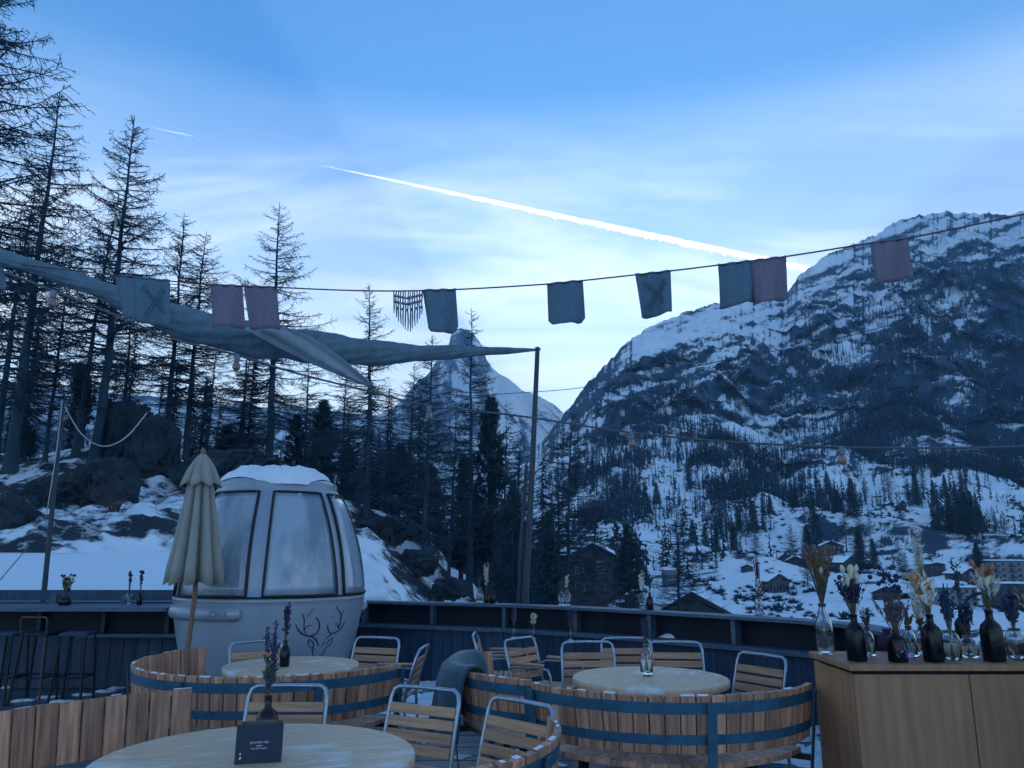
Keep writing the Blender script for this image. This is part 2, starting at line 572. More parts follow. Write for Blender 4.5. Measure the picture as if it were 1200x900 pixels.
def massif(name, us, ridge, depth, v_bot, y_bot, power, nrows, relief, bare, material, back=(0.4, 0.45), nback=14, steep=0.0, rough=1.2):
    """a mountain side rising from its foot to a surveyed ridge line, with a falling back side"""
    nc = len(us)
    vr, yr = interp(us, ridge), interp(us, depth)
    vr = vr + rough * fbm(us / 9.0, us * 0 + 3.3, 5, 5, .6)
    q = np.linspace(0, 1, nrows)[:, None]
    V = v_bot + (vr[None, :] - v_bot) * q
    U = np.repeat(us[None, :], nrows, 0)
    Y = y_bot * (yr[None, :] / y_bot) ** (q ** power)
    X, Yw, Z = points(U, V, Y)
    dY, dZ = relief(X, Yw, Z, U, V, q)
    X, Yw, Z = points(U, V, Y + dY)
    Z = Z + dZ
    # bare rock where the displaced ground is steeper than its surroundings
    def d_(A, ax):
        return np.gradient(A, axis=ax)
    ax_, ay_, az_ = d_(X, 1), d_(Yw, 1), d_(Z, 1)
    bx_, by_, bz_ = d_(X, 0), d_(Yw, 0), d_(Z, 0)
    nx, ny, nz = ay_ * bz_ - az_ * by_, az_ * bx_ - ax_ * bz_, ax_ * by_ - ay_ * bx_
    up = np.abs(nz) / np.sqrt(nx * nx + ny * ny + nz * nz + 1e-9)
    B = bare(X, Yw, Z, U, V, q) + steep * np.clip(np.median(up, axis=1, keepdims=True) - up, -.40, .40)
    kb = np.linspace(1.0 / nback, 1, nback)[:, None]
    Xb = X[-1][None, :] * (1 + kb * back[0])
    Yb = Yw[-1][None, :] * (1 + kb * back[0])
    Zb = Z[-1][None, :] - (Z[-1][None, :] + 40) * (1 - (1 - kb) ** 1.3) * back[1] * 2
    verts = np.stack([np.vstack([X, Xb]), np.vstack([Yw, Yb]), np.vstack([Z, Zb])], axis=-1).reshape(-1, 3)
    me = np_mesh(name, verts, grid_faces(nrows + nback, nc), material)
    add_attr(me, np.vstack([B, np.repeat(B[-1:], nback, 0)]))
    o = setting(put(name, me))
    return o, (X, Yw, Z, U, V, B)


def blob(U, V, u, v, ru, rv, rot=0.0):
    c, s = math.cos(rot), math.sin(rot)
    du, dv = U - u, V - v
    return np.exp(-(((du * c + dv * s) / ru) ** 2 + ((-du * s + dv * c) / rv) ** 2))


SNOW = (0.85, 0.89, 0.93)
mat_near_mtn = terrain_mat('mountain_snow_and_rock', SNOW, (0.022, 0.042, 0.066), 0.035, 0.24, 5.0, 0.9, 3.5)
mat_far_mtn = terrain_mat('far_mountain_snow_and_rock', SNOW, (0.045, 0.065, 0.09), 0.008, 0.03, 4.5, 0.7, 22.0)
mat_hill = terrain_mat('hillside_snow_and_scrub', (0.82, 0.86, 0.91), (0.018, 0.026, 0.034), 0.55, 2.6, 5.0, 0.6, 0.25)

# --- the big mountain on the other side of the valley
right_ridge = [(600, 560), (630, 525), (650, 503), (668, 480), (690, 450), (716, 424), (735, 403), (760, 384), (800, 369), (850, 353),
               (880, 350), (905, 346), (922, 343), (935, 324), (965, 305), (1000, 287), (1030, 275), (1048, 262), (1075, 254), (1105, 250), (1150, 250),
               (1180, 252), (1205, 249), (1260, 238), (1400, 215), (1700, 230)]
right_depth = [(600, 1500), (700, 1500), (850, 1750), (925, 2000), (1050, 2300), (1200, 2400), (1700, 2400)]


def relief_r(X, Y, Z, U, V, q):
    fade = np.clip((1 - q) * 5, 0.10, 1) * np.clip(q * 8, 0.0, 1)
    g = ridged(X / 210 + 0.25 * fbm(X / 300, Y / 300, 3, 4), Y / 520 + Z / 400, 5, 21)
    f = fbm(X / 90, Y / 90, 5, 33)
    cliff = np.tanh(6 * fbm(X / 380 + 2.2, Z / 90, 4, 61)) * 0.03
    crag = fbm(X / 34, Z / 22, 5, 35, .6)
    rib = ridged((X + .35 * Z) / 120, Z / 340, 5, 36, .55)
    dY = Y * (0.030 * f + 0.014 * crag + 0.016 * rib + cliff * np.clip((1 - q) * 4, 0.05, 1)) * fade
    dZ = Y * (0.022 * g + 0.010 * f + 0.004 * crag) * fade
    return dY, dZ


def bare_r(X, Y, Z, U, V, q):
    st = fbm((X * .86 + Z * .5) / 260, (-X * .5 + Z * .86) / 34, 6, 77, 0.58)          # tilted rock layers
    lev = fbm(X / 160, Z / 26, 5, 78, 0.6)                                              # level terraces lower down
    w = np.clip((V - 520) / 60, 0, 1)
    b = 0.44 + 0.50 * (st * (1 - w) + lev * w) * .8 + 0.16 * fbm(X / 60, Y / 60, 4, 12)
    b += w * (0.42 * fbm(X / 13, Y / 20, 4, 14, .6) + 0.22 * fbm(X / 60, Y / 34, 4, 16))
    b += 0.20 * blob(U, V, 960, 465, 210, 42) + 0.16 * blob(U, V, 1120, 480, 130, 70) + 0.30 * blob(U, V, 700, 450, 40, 40)
    b += 0.30 * blob(U, V, 1120, 330, 70, 30, 0.3) + 0.34 * blob(U, V, 1195, 400, 60, 80) + 0.12 * blob(U, V, 1000, 400, 80, 40, -0.5)
    b += 0.25 * blob(U, V, 760, 470, 60, 40)
    b -= 0.30 * blob(U, V, 1035, 362, 40, 12, -0.8) + 0.55 * blob(U, V, 1130, 375, 34, 9, 0.85) + 0.25 * blob(U, V, 1130, 275, 90, 20)
    b -= 0.20 * blob(U, V, 800, 395, 90, 22, -0.3) + 0.42 * blob(U, V, 770, 590, 24, 60, 0.5) + 0.34 * blob(U, V, 865, 500, 14, 60, -0.2)
    b -= 0.36 * blob(U, V, 1000, 610, 140, 34) + 0.45 * blob(U, V, 1120, 612, 90, 14) + 0.40 * blob(U, V, 850, 625, 60, 14) + 0.2 * blob(U, V, 735, 560, 40, 30)
    b += 0.14 * blob(U, V, 1040, 645, 26, 18) + 0.14 * blob(U, V, 1172, 640, 26, 10) + 0.3 * blob(U, V, 1100, 650, 22, 16)
    b -= 0.20 * np.clip((V - 560) / 40, 0, 1)
    return b


us_r = np.linspace(600, 1420, 700)
mountain, MR = massif('mountain', us_r, right_ridge, right_depth, 742, 105, 0.5, 480, relief_r, bare_r, mat_near_mtn, steep=1.25, rough=2.2)
mountain['label'] = 'broad snow streaked mountain with dark cliffs and forest across the valley'

# --- the pointed peak far behind
peak_ridge = [(380, 500), (430, 489), (457, 482), (472, 467), (487, 449), (502, 438), (513, 421), (522, 410), (526, 404), (529, 390), (533, 386.5), (540, 384.5), (551, 388),
              (560, 397), (566, 408), (570, 421), (577, 431), (585, 438.5), (596, 443), (611, 457), (634, 465), (649, 474), (660, 484), (690, 500), (740, 520)]


def relief_p(X, Y, Z, U, V, q):
    fade = np.clip((1 - q) * 6, 0.0, 1)
    uc = 549 + (V - 385) * 0.16
    rib = np.exp(-np.abs(U - uc) / 34) + .5 * np.exp(-np.abs(U - uc + 46) / 16) + .45 * np.exp(-np.abs(U - uc - 40) / 18)
    g = ridged(X / 260 + Z / 550, Y / 550 + Z / 900, 5, 41)
    return -420 * rib * np.clip((1 - q) * 2.2, 0, 1) + 150 * g * fade, 38 * g * fade


def bare_p(X, Y, Z, U, V, q):
    b = 0.32 + 0.34 * fbm((X + Z * .25) / 116, Z / 430, 6, 91, .6) + 0.22 * fbm((X - Z * .6) / 305, (Z + X * .5) / 104, 5, 92, .6)
    b += 0.40 * blob(U, V, 541, 397, 16, 16) + 0.25 * blob(U, V, 505, 465, 26, 40, .3) + .2 * blob(U, V, 560, 440, 10, 30)
    b -= 0.40 * blob(U, V, 600, 470, 40, 16, .5) + .25 * blob(U, V, 535, 440, 10, 30)
    return b


peak, _MP = massif('peak', np.linspace(380, 740, 300), peak_ridge, [(380, 5000), (546, 5000), (740, 4800)], 640, 2400, 0.6, 200, relief_p, bare_p,
                   mat_far_mtn, back=(0.25, 0.5), steep=.9, rough=.7)
peak['label'] = 'steep pointed snowy peak rising far behind the larches'

# --- long snowy ridge far behind the left trees
far_ridge = [(-700, 420), (-300, 436), (0, 446), (60, 450), (140, 462), (200, 466), (300, 478), (350, 477), (420, 485), (500, 497), (560, 520)]
snow_ridge, _MF = massif('snow_ridge', np.linspace(-700, 560, 330), far_ridge, [(-700, 4000), (560, 4500)], 640, 2000, 0.6, 110,
                         lambda X, Y, Z, U, V, q: (160 * ridged(X / 600, Z / 500, 5, 51) * np.clip((1 - q) * 4, .05, 1), 60 * fbm(X / 300, Y / 300, 4, 8) * np.clip((1 - q) * 4, .05, 1)),
                         lambda X, Y, Z, U, V, q: 0.40 + 0.5 * fbm(X / 500, Z / 120, 6, 19, .6), mat_far_mtn, back=(0.25, 0.5))

# --- wooded flank in the middle distance
flank_ridge = [(-800, 490), (-200, 502), (0, 506), (150, 502), (300, 508), (390, 500), (440, 512), (500, 538), (560, 556), (640, 580), (700, 600), (760, 640)]
flank, MK = massif('wooded_flank', np.linspace(-800, 760, 420), flank_ridge, [(-800, 1500), (400, 1600), (760, 900)], 735, 95, 0.55, 200,
                   lambda X, Y, Z, U, V, q: (Y * 0.05 * ridged(X / 160, Z / 200, 5, 71) * np.clip((1 - q) * 4, .08, 1) * np.clip(q * 6, 0, 1), Y * .012 * fbm(X / 60, Y / 60, 4, 7) * np.clip((1 - q) * 4, .1, 1)),
                   lambda X, Y, Z, U, V, q: 0.56 + 0.5 * fbm((X + Z * .4) / 60, Z / 190, 6, 29, .6), mat_near_mtn)

# --- valley ground out to the horizon
gx = np.linspace(-40000, 40000, 41)
GX, GY = np.meshgrid(gx, gx)
GZ = -75 + 6 * fbm(GX / 5000, GY / 5000, 3, 3)
ground_me = np_mesh('ground', np.stack([GX, GY, GZ], -1).reshape(-1, 3), grid_faces(41, 41), mat_near_mtn)
add_attr(ground_me, np.full(41 * 41, 0.3))
setting(put('ground', ground_me))

# --- the near hillside behind the terrace
crest = [(-900, 470), (-250, 505), (0, 532), (100, 522), (200, 540), (300, 556), (400, 582), (450, 600), (500, 640), (560, 700), (640, 738), (800, 748), (1600, 750)]
first = [(-900, 1.2), (0, 0.6), (420, 0.3), (560, -0.9), (700, -2.2), (1600, -2.4)]


def hill_z(x, y):
    x = np.asarray(x, float); y = np.asarray(y, float)
    u = 600 + 922.0 * x / np.maximum(y, 4)
    yc = 45.0
    zc = EYE + yc * tan_el(interp(u, crest))
    z0 = interp(u, first)
    t = (y - 11.5) / (yc - 11.5)
    k = interp(u, [(300, -0.015), (600, -0.09)])
    z = np.where(t < 1, z0 + (zc - z0) * np.clip(t, 0, 1) ** 1.1, zc + (y - yc) * k)
    near = np.clip((y - 12) / 6, 0, 1)
    return z + near * (0.55 * fbm(x / 6, y / 6, 4, 101) + 0.22 * fbm(x / 1.3, y / 1.3, 4, 102) * np.clip(z + 3, 0.3, 1))


hu = np.linspace(-700, 1500, 420)
hy = np.geomspace(11.9, 150, 210)
HU, HY = np.meshgrid(hu, hy)
HX = (HU - 600) / 922.0 * HY
HZ = hill_z(HX, HY)
hill_me = np_mesh('hillside', np.stack([HX, HY, HZ], -1).reshape(-1, 3), grid_faces(210, 420), mat_hill)
add_attr(hill_me, 0.50 + 0.45 * fbm(HX / 2.6, HY / 4.5, 5, 55, .6) + 0.2 * blob(HU, HY, 40, 30, 60, 12) - 0.20 * blob(HU, HY, 500, 25, 70, 14))
setting(put('hillside', hill_me))

# ================================================================== contrails
cm = M['contrail']                                  # ice crystal cloud: a real volume, lit by the sun
cn, cl = cm.node_tree.nodes, cm.node_tree.links
cn.remove(cn['Principled BSDF'])
_pv = cn.new('ShaderNodeVolumePrincipled')
_pv.inputs['Color'].default_value = (0.98, 0.98, 0.98, 1)
_pv.inputs['Density'].default_value = 0.0042
_pv.inputs['Anisotropy'].default_value = 0.55
cl.new(_pv.outputs[0], cn['Material Output'].inputs['Volume'])


def trail(name, label, a, b, height, widths, puffs, seed):
    rnd = random.Random(seed)
    def far(u, v):
        d = ray(u, v)
        t = (height - EYE) / d[2]
        return Vector((d[0] * t, d[1] * t, height))
    A, B = far(*a), far(*b)
    side = (B - A).normalized()
    n = 160
    path, rad = [], []
    for i in range(n + 1):
        f = i / n
        p = A.lerp(B, f)
        px = np.interp(f, *zip(*widths))
        w = px / FPX * p.length * 0.5
        path.append(p + Vector((0, 0, rnd.uniform(-.12, .12) * w)))
        rad.append(w * rnd.uniform(0.72, 1.0))
    mb = MB().tube(path, rad, 8)
    for k in range(puffs):
        f = (k + rnd.random() * .5) / puffs
        p = A.lerp(B, f)
        px = np.interp(f, *zip(*widths))
        w = px / FPX * p.length * 0.5
        c = p + Vector((rnd.uniform(-.3, .3) * w, rnd.uniform(-.5, .5) * w, -w * rnd.uniform(.45, 1.25)))
        r = w * rnd.uniform(.30, .62)
        mb.lathe([(r * math.sin(math.pi * j / 5) + 1e-3, -r * math.cos(math.pi * j / 5)) for j in range(6)], 7, c, caps=False)
    tag(mb.put(name, M['contrail']), label, 'contrail')


trail('contrail', 'long thick white contrail slanting down across the blue sky towards the mountain', (374, 193), (1000, 326), 9000,
      [(0, .6), (.05, 2.2), (.3, 5.5), (.6, 7.2), (.85, 6.4), (1, 5.4)], 190, 4)
trail('contrail', 'short faint white contrail beside the top of the tall larch', (146, 142.5), (230, 160.5), 9000,
      [(0, .3), (.3, 1.0), (.8, 2.0), (1, .8)], 30, 9)

# ================================================================== trees
def larch_proto(seed, limbs=95, spread=0.17, droop=0.35, bare_to=0.25, trunk_r=0.016, twigs=22, dense=1.0, upturn=0.5):
    """bare larch of unit height: tapered trunk mesh and a crown mesh of limbs, branchlets and twigs"""
    rnd = random.Random(seed)
    tr = MB()
    n = 14
    wob = [(rnd.gauss(0, .0022), rnd.gauss(0, .0022)) for _ in range(n + 1)]
    spine = []
    for i in range(n + 1):
        f = i / n
        spine.append(Vector((sum(w[0] for w in wob[:i]) , sum(w[1] for w in wob[:i]), f)))
    tr.tube(spine, [trunk_r * (1.35 if i == 0 else 1) * (1 - .95 * (i / n)) ** 1.15 + .0005 for i in range(n + 1)], 8)
    cr = MB()

    def sp(z):
        f = min(max(z, 0), 1) * n
        i = min(int(f), n - 1)
        return spine[i].lerp(spine[i + 1], f - i)

    for k in range(limbs):
        g = (k + rnd.random()) / limbs
        z = bare_to + (0.985 - bare_to) * g ** 0.85
        rel = (z - bare_to) / (1 - bare_to)
        env = spread * (1 - rel) ** 0.75 * (0.55 + 0.45 * min(1, rel * 6)) + 0.012
        L = env * rnd.uniform(.55, 1.25)
        az = rnd.uniform(0, 2 * math.pi)
        up0 = (0.25 - droop * (1 - rel)) + rnd.uniform(-.15, .15) + 0.45 * max(0, rel - .7)
        p = sp(z)
        d = Vector((math.cos(az), math.sin(az), up0)).normalized()
        pts = [p]
        m = 6
        for s in range(m):
            d = (d + Vector((rnd.gauss(0, .10), rnd.gauss(0, .10), (upturn * .22 * (s / m)) + rnd.gauss(0, .05)))).normalized()
            pts.append(pts[-1] + d * L / m)
        r0 = 0.0024 * (1 - rel) ** .7 + 0.0008
        cr.tube(pts, [r0 * (1 - .82 * i / m) for i in range(m + 1)], 4, caps=False, smooth=False)
        nt = max(4, int(twigs * dense * (L / (spread * .8)) ** .8))
        for t in range(nt):
            f = (0.16 + 0.84 * (t + rnd.random()) / nt) * m
            i = min(int(f), m - 1)
            b = pts[i].lerp(pts[i + 1], f - i)
            ax = (pts[i + 1] - pts[i]).normalized()
            sd = ax.cross(Vector((0, 0, 1))).normalized() * rnd.choice((-1, 1))
            td = (ax * rnd.uniform(.1, .8) + sd * rnd.uniform(.4, 1) + Vector((0, 0, rnd.uniform(-.9, .30)))).normalized()
            tl = L * rnd.uniform(.14, .36) * (1 - .35 * f / m)
            q1 = b + td * tl * .55 + Vector((0, 0, -tl * .04))
            q2 = q1 + (td + Vector((rnd.gauss(0, .25), rnd.gauss(0, .25), rnd.uniform(-.35, .35)))).normalized() * tl * .45
            rt = 0.00062
            cr.tube([b, q1, q2], [rt, rt * .8, rt * .3], 3, caps=False, smooth=False)
            for _ in range(5):
                h = rnd.uniform(.2, .95)
                c = b.lerp(q1, h) if h < .6 else q1.lerp(q2, (h - .6) / .4)
                e = c + Vector((rnd.gauss(0, 1), rnd.gauss(0, 1), rnd.gauss(-.25, .8))).normalized() * tl * rnd.uniform(.12, .30)
                s_ = (e - c).cross(Vector((rnd.gauss(0, 1), rnd.gauss(0, 1), rnd.gauss(0, 1)))).normalized() * .00075
                cr.add([c - s_, c + s_, e], [(0, 1, 2)])
    return tr.mesh('trunk', M['bark']), cr.mesh('crown', M['twig'])


def blades(mb, c, d, size, rnd, n, wide=0.10):
    for _ in range(n):
        dd = (d * rnd.uniform(.2, 1.0) + Vector((rnd.gauss(0, .7), rnd.gauss(0, .7), rnd.gauss(.1, .6)))).normalized()
        L = size * rnd.uniform(.6, 1.15)
        s_ = dd.cross(Vector((rnd.gauss(0, 1), rnd.gauss(0, 1), rnd.gauss(0, 1)))).normalized() * L * wide
        b = c + dd * L * .1
        mb.add([b - s_, b + s_, c + dd * L], [(0, 1, 2)])


def pine_proto(seed, whorls=33, spread=0.25, tuft=0.050, lumpy=0.5):
    rnd = random.Random(seed)
    tr = MB().tube([(0, 0, 0), (rnd.gauss(0, .006), 0, .35), (0, rnd.gauss(0, .006), .7), (0, 0, 1)], [.020, .015, .009, .001], 8)
    cr = MB()
    for k in range(whorls * 4):
        z = 0.14 + 0.84 * ((k + rnd.random()) / (whorls * 4))
        rel = (z - .14) / .86
        L = spread * (math.sin(math.pi * min(1, rel * .85 + .18)) ** .8 * (1 - rel * .55)) * rnd.uniform(.45, 1.15)
        az = rnd.uniform(0, 6.283)
        d = Vector((math.cos(az), math.sin(az), .25 + .5 * rel)).normalized()
        p = Vector((0, 0, z)); e = p + d * L + Vector((0, 0, L * .25))
        cr.tube([p, p.lerp(e, .5) - Vector((0, 0, L * .06)), e], [.0045, .003, .001], 3, caps=False)
        for t in range(5):
            f = .35 + .65 * (t + rnd.random()) / 5
            c = p.lerp(e, f) + Vector((rnd.gauss(0, 1), rnd.gauss(0, 1), rnd.gauss(0.2, .7))) * .016
            blades(cr, c, d + Vector((0, 0, .4)), tuft * rnd.uniform(.7, 1.2), rnd, 13, .09)
    return tr.mesh('trunk', M['bark']), cr.mesh('crown', M['needle'])


def spruce_proto(seed, n=170, spread=0.17, droop=0.35):
    rnd = random.Random(seed)
    tr = MB().tube([(0, 0, 0), (0, 0, .5), (0, 0, 1)], [.018, .010, .001], 7)
    cr = MB()
    for k in range(n):
        z = 0.06 + 0.93 * ((k + rnd.random()) / n)
        rel = z
        L = (spread * (1 - rel) ** .85 + .010) * rnd.uniform(.7, 1.12)
        az = k * 2.399 + rnd.uniform(-.3, .3)
        d = Vector((math.cos(az), math.sin(az), -droop * (1 - rel) + .25 * rel)).normalized()
        p = Vector((0, 0, z)); e = p + d * L + Vector((0, 0, L * .10))
        cr.tube([p, e], [.003, .0008], 3, caps=False)
        m = max(3, int(9 * L / spread) + 2)
        for t in range(m):
            c = p.lerp(e, .15 + .85 * (t + rnd.random()) / m)
            blades(cr, c, (d + Vector((0, 0, -.35))), .030 * rnd.uniform(.7, 1.3) + L * .05, rnd, 7, .16)
    return tr.mesh('trunk', M['bark']), cr.mesh('crown', M['needle'])


def plant(name, proto, label, cat, base, height, lean=(0, 0), rz=0.0, wide=1.0, group=None, extra=()):
    r = root(name, base)
    sh = Matrix(((1, 0, lean[0], 0), (0, 1, lean[1], 0), (0, 0, 1, 0), (0, 0, 0, 1)))
    for nm, me in zip(('trunk', 'crown'), proto):
        w = wide if nm == 'crown' else 1.0
        o = put(nm, me, r)
        o.matrix_local = sh @ Matrix.Rotation(rz, 4, 'Z') @ Matrix.Diagonal((height * w, height * w, height, 1))
    tag(r, label, cat, group)
    return r


L_FULL = larch_proto(11, 170, .21, .30, .14, .0135, 38)
L_WIDE = larch_proto(12, 150, .25, .50, .12, .0145, 38, upturn=.9)
L_SLIM = larch_proto(13, 140, .15, .34, .16, .0125, 34)
L_HIGH = larch_proto(14, 150, .21, .28, .24, .0135, 38, upturn=.8)
L_THIN = larch_proto(15, 110, .11, .24, .16, .0105, 26)
P_BUSHY = pine_proto(21)
P_SMALL = pine_proto(22, 26, .30, .075)
S_DARK = spruce_proto(31)


def near_tree(name, proto, label, cat, bu, tu, tv, y, wide=1.0, rz=0.0, group='larches around the terrace', dy=0.0):
    """foot at bearing bu on the hillside, tip surveyed at (tu, tv), y metres away"""
    tip = at(tu, tv, y)
    bx = (bu - 600) / 922.0 * y
    bz = float(hill_z(bx, y)) - 0.15
    h = tip.z - bz
    return plant(name, proto, label, cat, (bx, y, bz), h, ((tip.x - bx) / h, dy), rz, wide, group)


LG = 'bare larches around the terrace'
for (proto, label, bu, tu, tv, y, wide, rz) in [
    (L_FULL, 'bare larch at the left edge of the picture with its top out of frame', -105, -30, -90, 26, 1.15, .3),
    (L_SLIM, 'slim bare larch half hidden behind the tall larch at the left edge', -22, 37, 210, 40, 1.25, 1.1),
    (L_FULL, 'tall bare larch nearest the left edge with its whole top in the sky', -2, 64, 105, 34, 1.0, 2.2),
    (L_THIN, 'thin young larch between the tall larches above the white rope', 38, 75, 300, 36, 1.6, .4),
    (L_SLIM, 'bare larch just behind and left of the larch topped by the short contrail', 74, 141, 225, 40, 1.35, .9),
    (L_HIGH, 'tall bare larch whose top touches the short contrail', 98, 169, 139, 36, 1.0, 1.9),
    (L_SLIM, 'bare larch standing behind the paired grey flags', 182, 214, 248, 44, 1.5, 2.7),
    (L_HIGH, 'bare larch behind the first rose flag with a rounded twiggy top', 206, 243, 270, 46, 1.15, .2),
    (L_WIDE, 'broad bare larch with sweeping limbs right behind the gondola cabin', 309, 325, 238, 48, 1.05, 1.3),
    (L_SLIM, 'thin far larch between the broad larch and the twin rose flags', 268, 300, 398, 52, 1.2, .5),
    (L_WIDE, 'lone bare larch standing clear to the right of the gondola cabin', 427, 434, 333, 36, 1.0, 2.6),
    (L_SLIM, 'slender larch between the gondola and the pointed peak', 480, 481, 425, 40, 1.5, .7),
    (L_FULL, 'bare larch with a dark trunk in front of the left flank of the peak', 497, 511, 392, 31, 1.0, 1.6),
    (L_THIN, 'thin short larch stem between two dark trunks below the peak', 526, 531, 470, 33, 1.4, .8),
    (L_SLIM, 'very slim tall larch rising past the summit of the peak', 551, 553, 360, 35, 1.0, 2.1),
    (L_SLIM, 'bare larch just right of the sail post with its trunk behind the railing', 664, 675, 478, 34, 1.7, .9),
    (L_THIN, 'thin twiggy larch beside the larch right of the sail post', 655, 660, 520, 38, 1.8, 2.9),
    (L_THIN, 'thin short larch right behind the top of the sail post', 588, 590, 468, 42, 1.7, 1.2),
    (L_THIN, 'thin crooked larch low among the trunks at the far left', 12, 30, 395, 46, 1.7, 1.0),
    (L_SLIM, 'thin larch between the crag and the paired grey flags', 128, 150, 330, 48, 1.5, 2.4),
    (L_THIN, 'slim larch close left of the closed parasol tip', 232, 252, 380, 40, 1.8, .1),
    (L_SLIM, 'distant larch behind the closed parasol and the broad larch', 276, 284, 372, 56, 1.6, 1.9),
    (L_THIN, 'thin larch right of the broad larch behind the gondola roof', 352, 357, 392, 50, 1.9, 2.6),
    (L_SLIM, 'thin far larch between the dark pines and the lone larch', 398, 402, 420, 54, 1.6, .8),
    (L_THIN, 'young larch directly right of the lone larch', 452, 455, 452, 46, 1.9, 1.5),
    (L_SLIM, 'twiggy larch between the middle stone pine and the mast', 606, 609, 505, 40, 1.7, .3),
    (L_THIN, 'low twiggy larch left of the brown shrub', 678, 680, 590, 30, 1.9, 2.0),
    (L_THIN, 'slender larch close to the railing between post and dark spruce', 694, 697, 560, 36, 1.8, 1.7),
]:
    near_tree('larch_tree', proto, label, 'larch', bu, tu, tv, y, wide, rz, LG)
near_tree('larch_tree', L_WIDE, 'spreading larch standing over the chalet gable beyond the railing', 'larch', 793, 795, 590, 38, 1.55, .4, LG)

PG = 'dark evergreens around the terrace'
for (proto, label, bu, tu, tv, y, wide, rz) in [
    (P_BUSHY, 'dense dark stone pine in the middle of the trees behind the sail post', 572, 578, 468, 36, .66, .3),
    (P_BUSHY, 'dark stone pine crowding the left side of the middle pine', 540, 548, 535, 40, .75, 1.4),
    (P_BUSHY, 'dark stone pine between gondola roof and the lone larch', 372, 378, 470, 44, 1.1, 2.0),
    (P_BUSHY, 'low dark pine behind the gondola roof beside the broad larch trunk', 342, 345, 488, 50, 1.2, .5),
    (P_SMALL, 'small dark pine behind the pole with the white rope', 82, 84, 430, 42, .8, .9),
    (P_BUSHY, 'dark pine low down left of the pointed peak', 466, 470, 520, 44, 1.0, 2.8),
    (P_BUSHY, 'dark bushy pine low on the left hill behind the first trunks', 22, 26, 500, 40, 1.3, .6),
    (P_BUSHY, 'dark bushy pine just behind the crag', 112, 116, 468, 46, 1.2, 1.8),
    (P_BUSHY, 'dark pine mass behind the closed parasol tip', 258, 262, 500, 52, 1.5, 2.5),
    (P_BUSHY, 'dark pine low right behind the gondola roof', 402, 405, 520, 42, 1.3, .2),
    (P_BUSHY, 'dark pine below the left flank of the peak', 500, 505, 545, 38, 1.3, 1.1),
    (S_DARK, 'dark spruce right of the brown shrub beyond the railing', 736, 735, 614, 30, 1.3, .2),
    (P_BUSHY, 'dark pine behind the sail post foot above the railing', 600, 604, 570, 31, .75, 2.2),
    (S_DARK, 'dark spruce close behind the railing beside the sail post', 642, 645, 600, 27, 1.1, 1.2),
]:
    near_tree('pine_tree' if proto is not S_DARK else 'spruce_tree', proto, label, 'pine' if proto is not S_DARK else 'spruce', bu, tu, tv, y, wide, rz, PG)


def shrub(label, base, h, w, seed, material, n=150):
    rnd = random.Random(seed)
    mb = MB()
    for k in range(n):
        az, el = rnd.uniform(0, 6.283), rnd.uniform(.35, 1.45)
        d = Vector((math.cos(az) * math.cos(el) * w, math.sin(az) * math.cos(el) * w, math.sin(el)))
        L = h * rnd.uniform(.55, 1.05)
        p = [Vector((rnd.gauss(0, .06) * w * h, rnd.gauss(0, .06) * w * h, 0))]
        for s in range(4):
            d = (d + Vector((rnd.gauss(0, .18), rnd.gauss(0, .18), .05)))
            p.append(p[-1] + d * L / 4)
        mb.tube(p, [.012, .009, .006, .004, .002], 3, caps=False, smooth=False)
        for _ in range(6):
            c = p[rnd.randint(1, 3)].lerp(p[4], rnd.random())
            e = c + Vector((rnd.gauss(0, 1), rnd.gauss(0, 1), rnd.gauss(.4, .6))).normalized() * h * .16
            s_ = (e - c).cross(Vector((rnd.gauss(0, 1), rnd.gauss(0, 1), 1))).normalized() * .006
            mb.add([c - s_, c + s_, e], [(0, 1, 2)])
    o = mb.put('shrub', material, None, base)
    return tag(o, label, 'shrub', 'bare shrubs on the slope')


def hill_pt(u, y, dz=-0.1):
    x = (u - 600) / 922.0 * y
    return Vector((x, y, float(hill_z(x, y)) + dz))


shrub('soft brown leafless shrub just beyond the railing by the dark spruce', hill_pt(711, 22), 3.9, .34, 3, M['bush'], 260)
shrub('twiggy bare shrub on the snow left of the closed parasol', hill_pt(130, 22), 1.3, .9, 5, M['bush'], 60)
shrub('bare shrub at the foot of the lone larch', hill_pt(455, 27), 1.0, 1.1, 6, M['bush'], 50)
shrub('bare shrub low on the snowy bank below the pointed peak', hill_pt(515, 24), 1.2, .9, 8, M['bush'], 60)


def boulder(label, u, v, y, size, seed):
    """size = width, depth, height in metres; centre surveyed at (u, v, y)"""
    bm = bmesh.new()
    bmesh.ops.create_icosphere(bm, subdivisions=5, radius=1.0)
    co = np.array([p.co[:] for p in bm.verts])
    d = 0.26 * fbm(co[:, 0] * 1.3 + seed, co[:, 1] * 1.3 + co[:, 2] * 1.7, 4, seed) + 0.16 * ridged(co[:, 0] * 2.8 + co[:, 2] * 1.5, co[:, 1] * 2.8 - seed + co[:, 2], 5, seed + 3, .6)
    q = np.sign(co) * np.abs(co) ** 0.72
    q = q * (1 + d)[:, None] * np.array(size) / 2
    for p, c in zip(bm.verts, q):
        p.co = c
    me = bpy.data.meshes.new('boulder')
    bm.to_mesh(me); bm.free()
    me.materials.append(M['rockm'])
    tag(put('boulder', me, None, at(u, v, y), (0, 0, seed)), label, 'boulder', 'dark boulders on the left hillside')


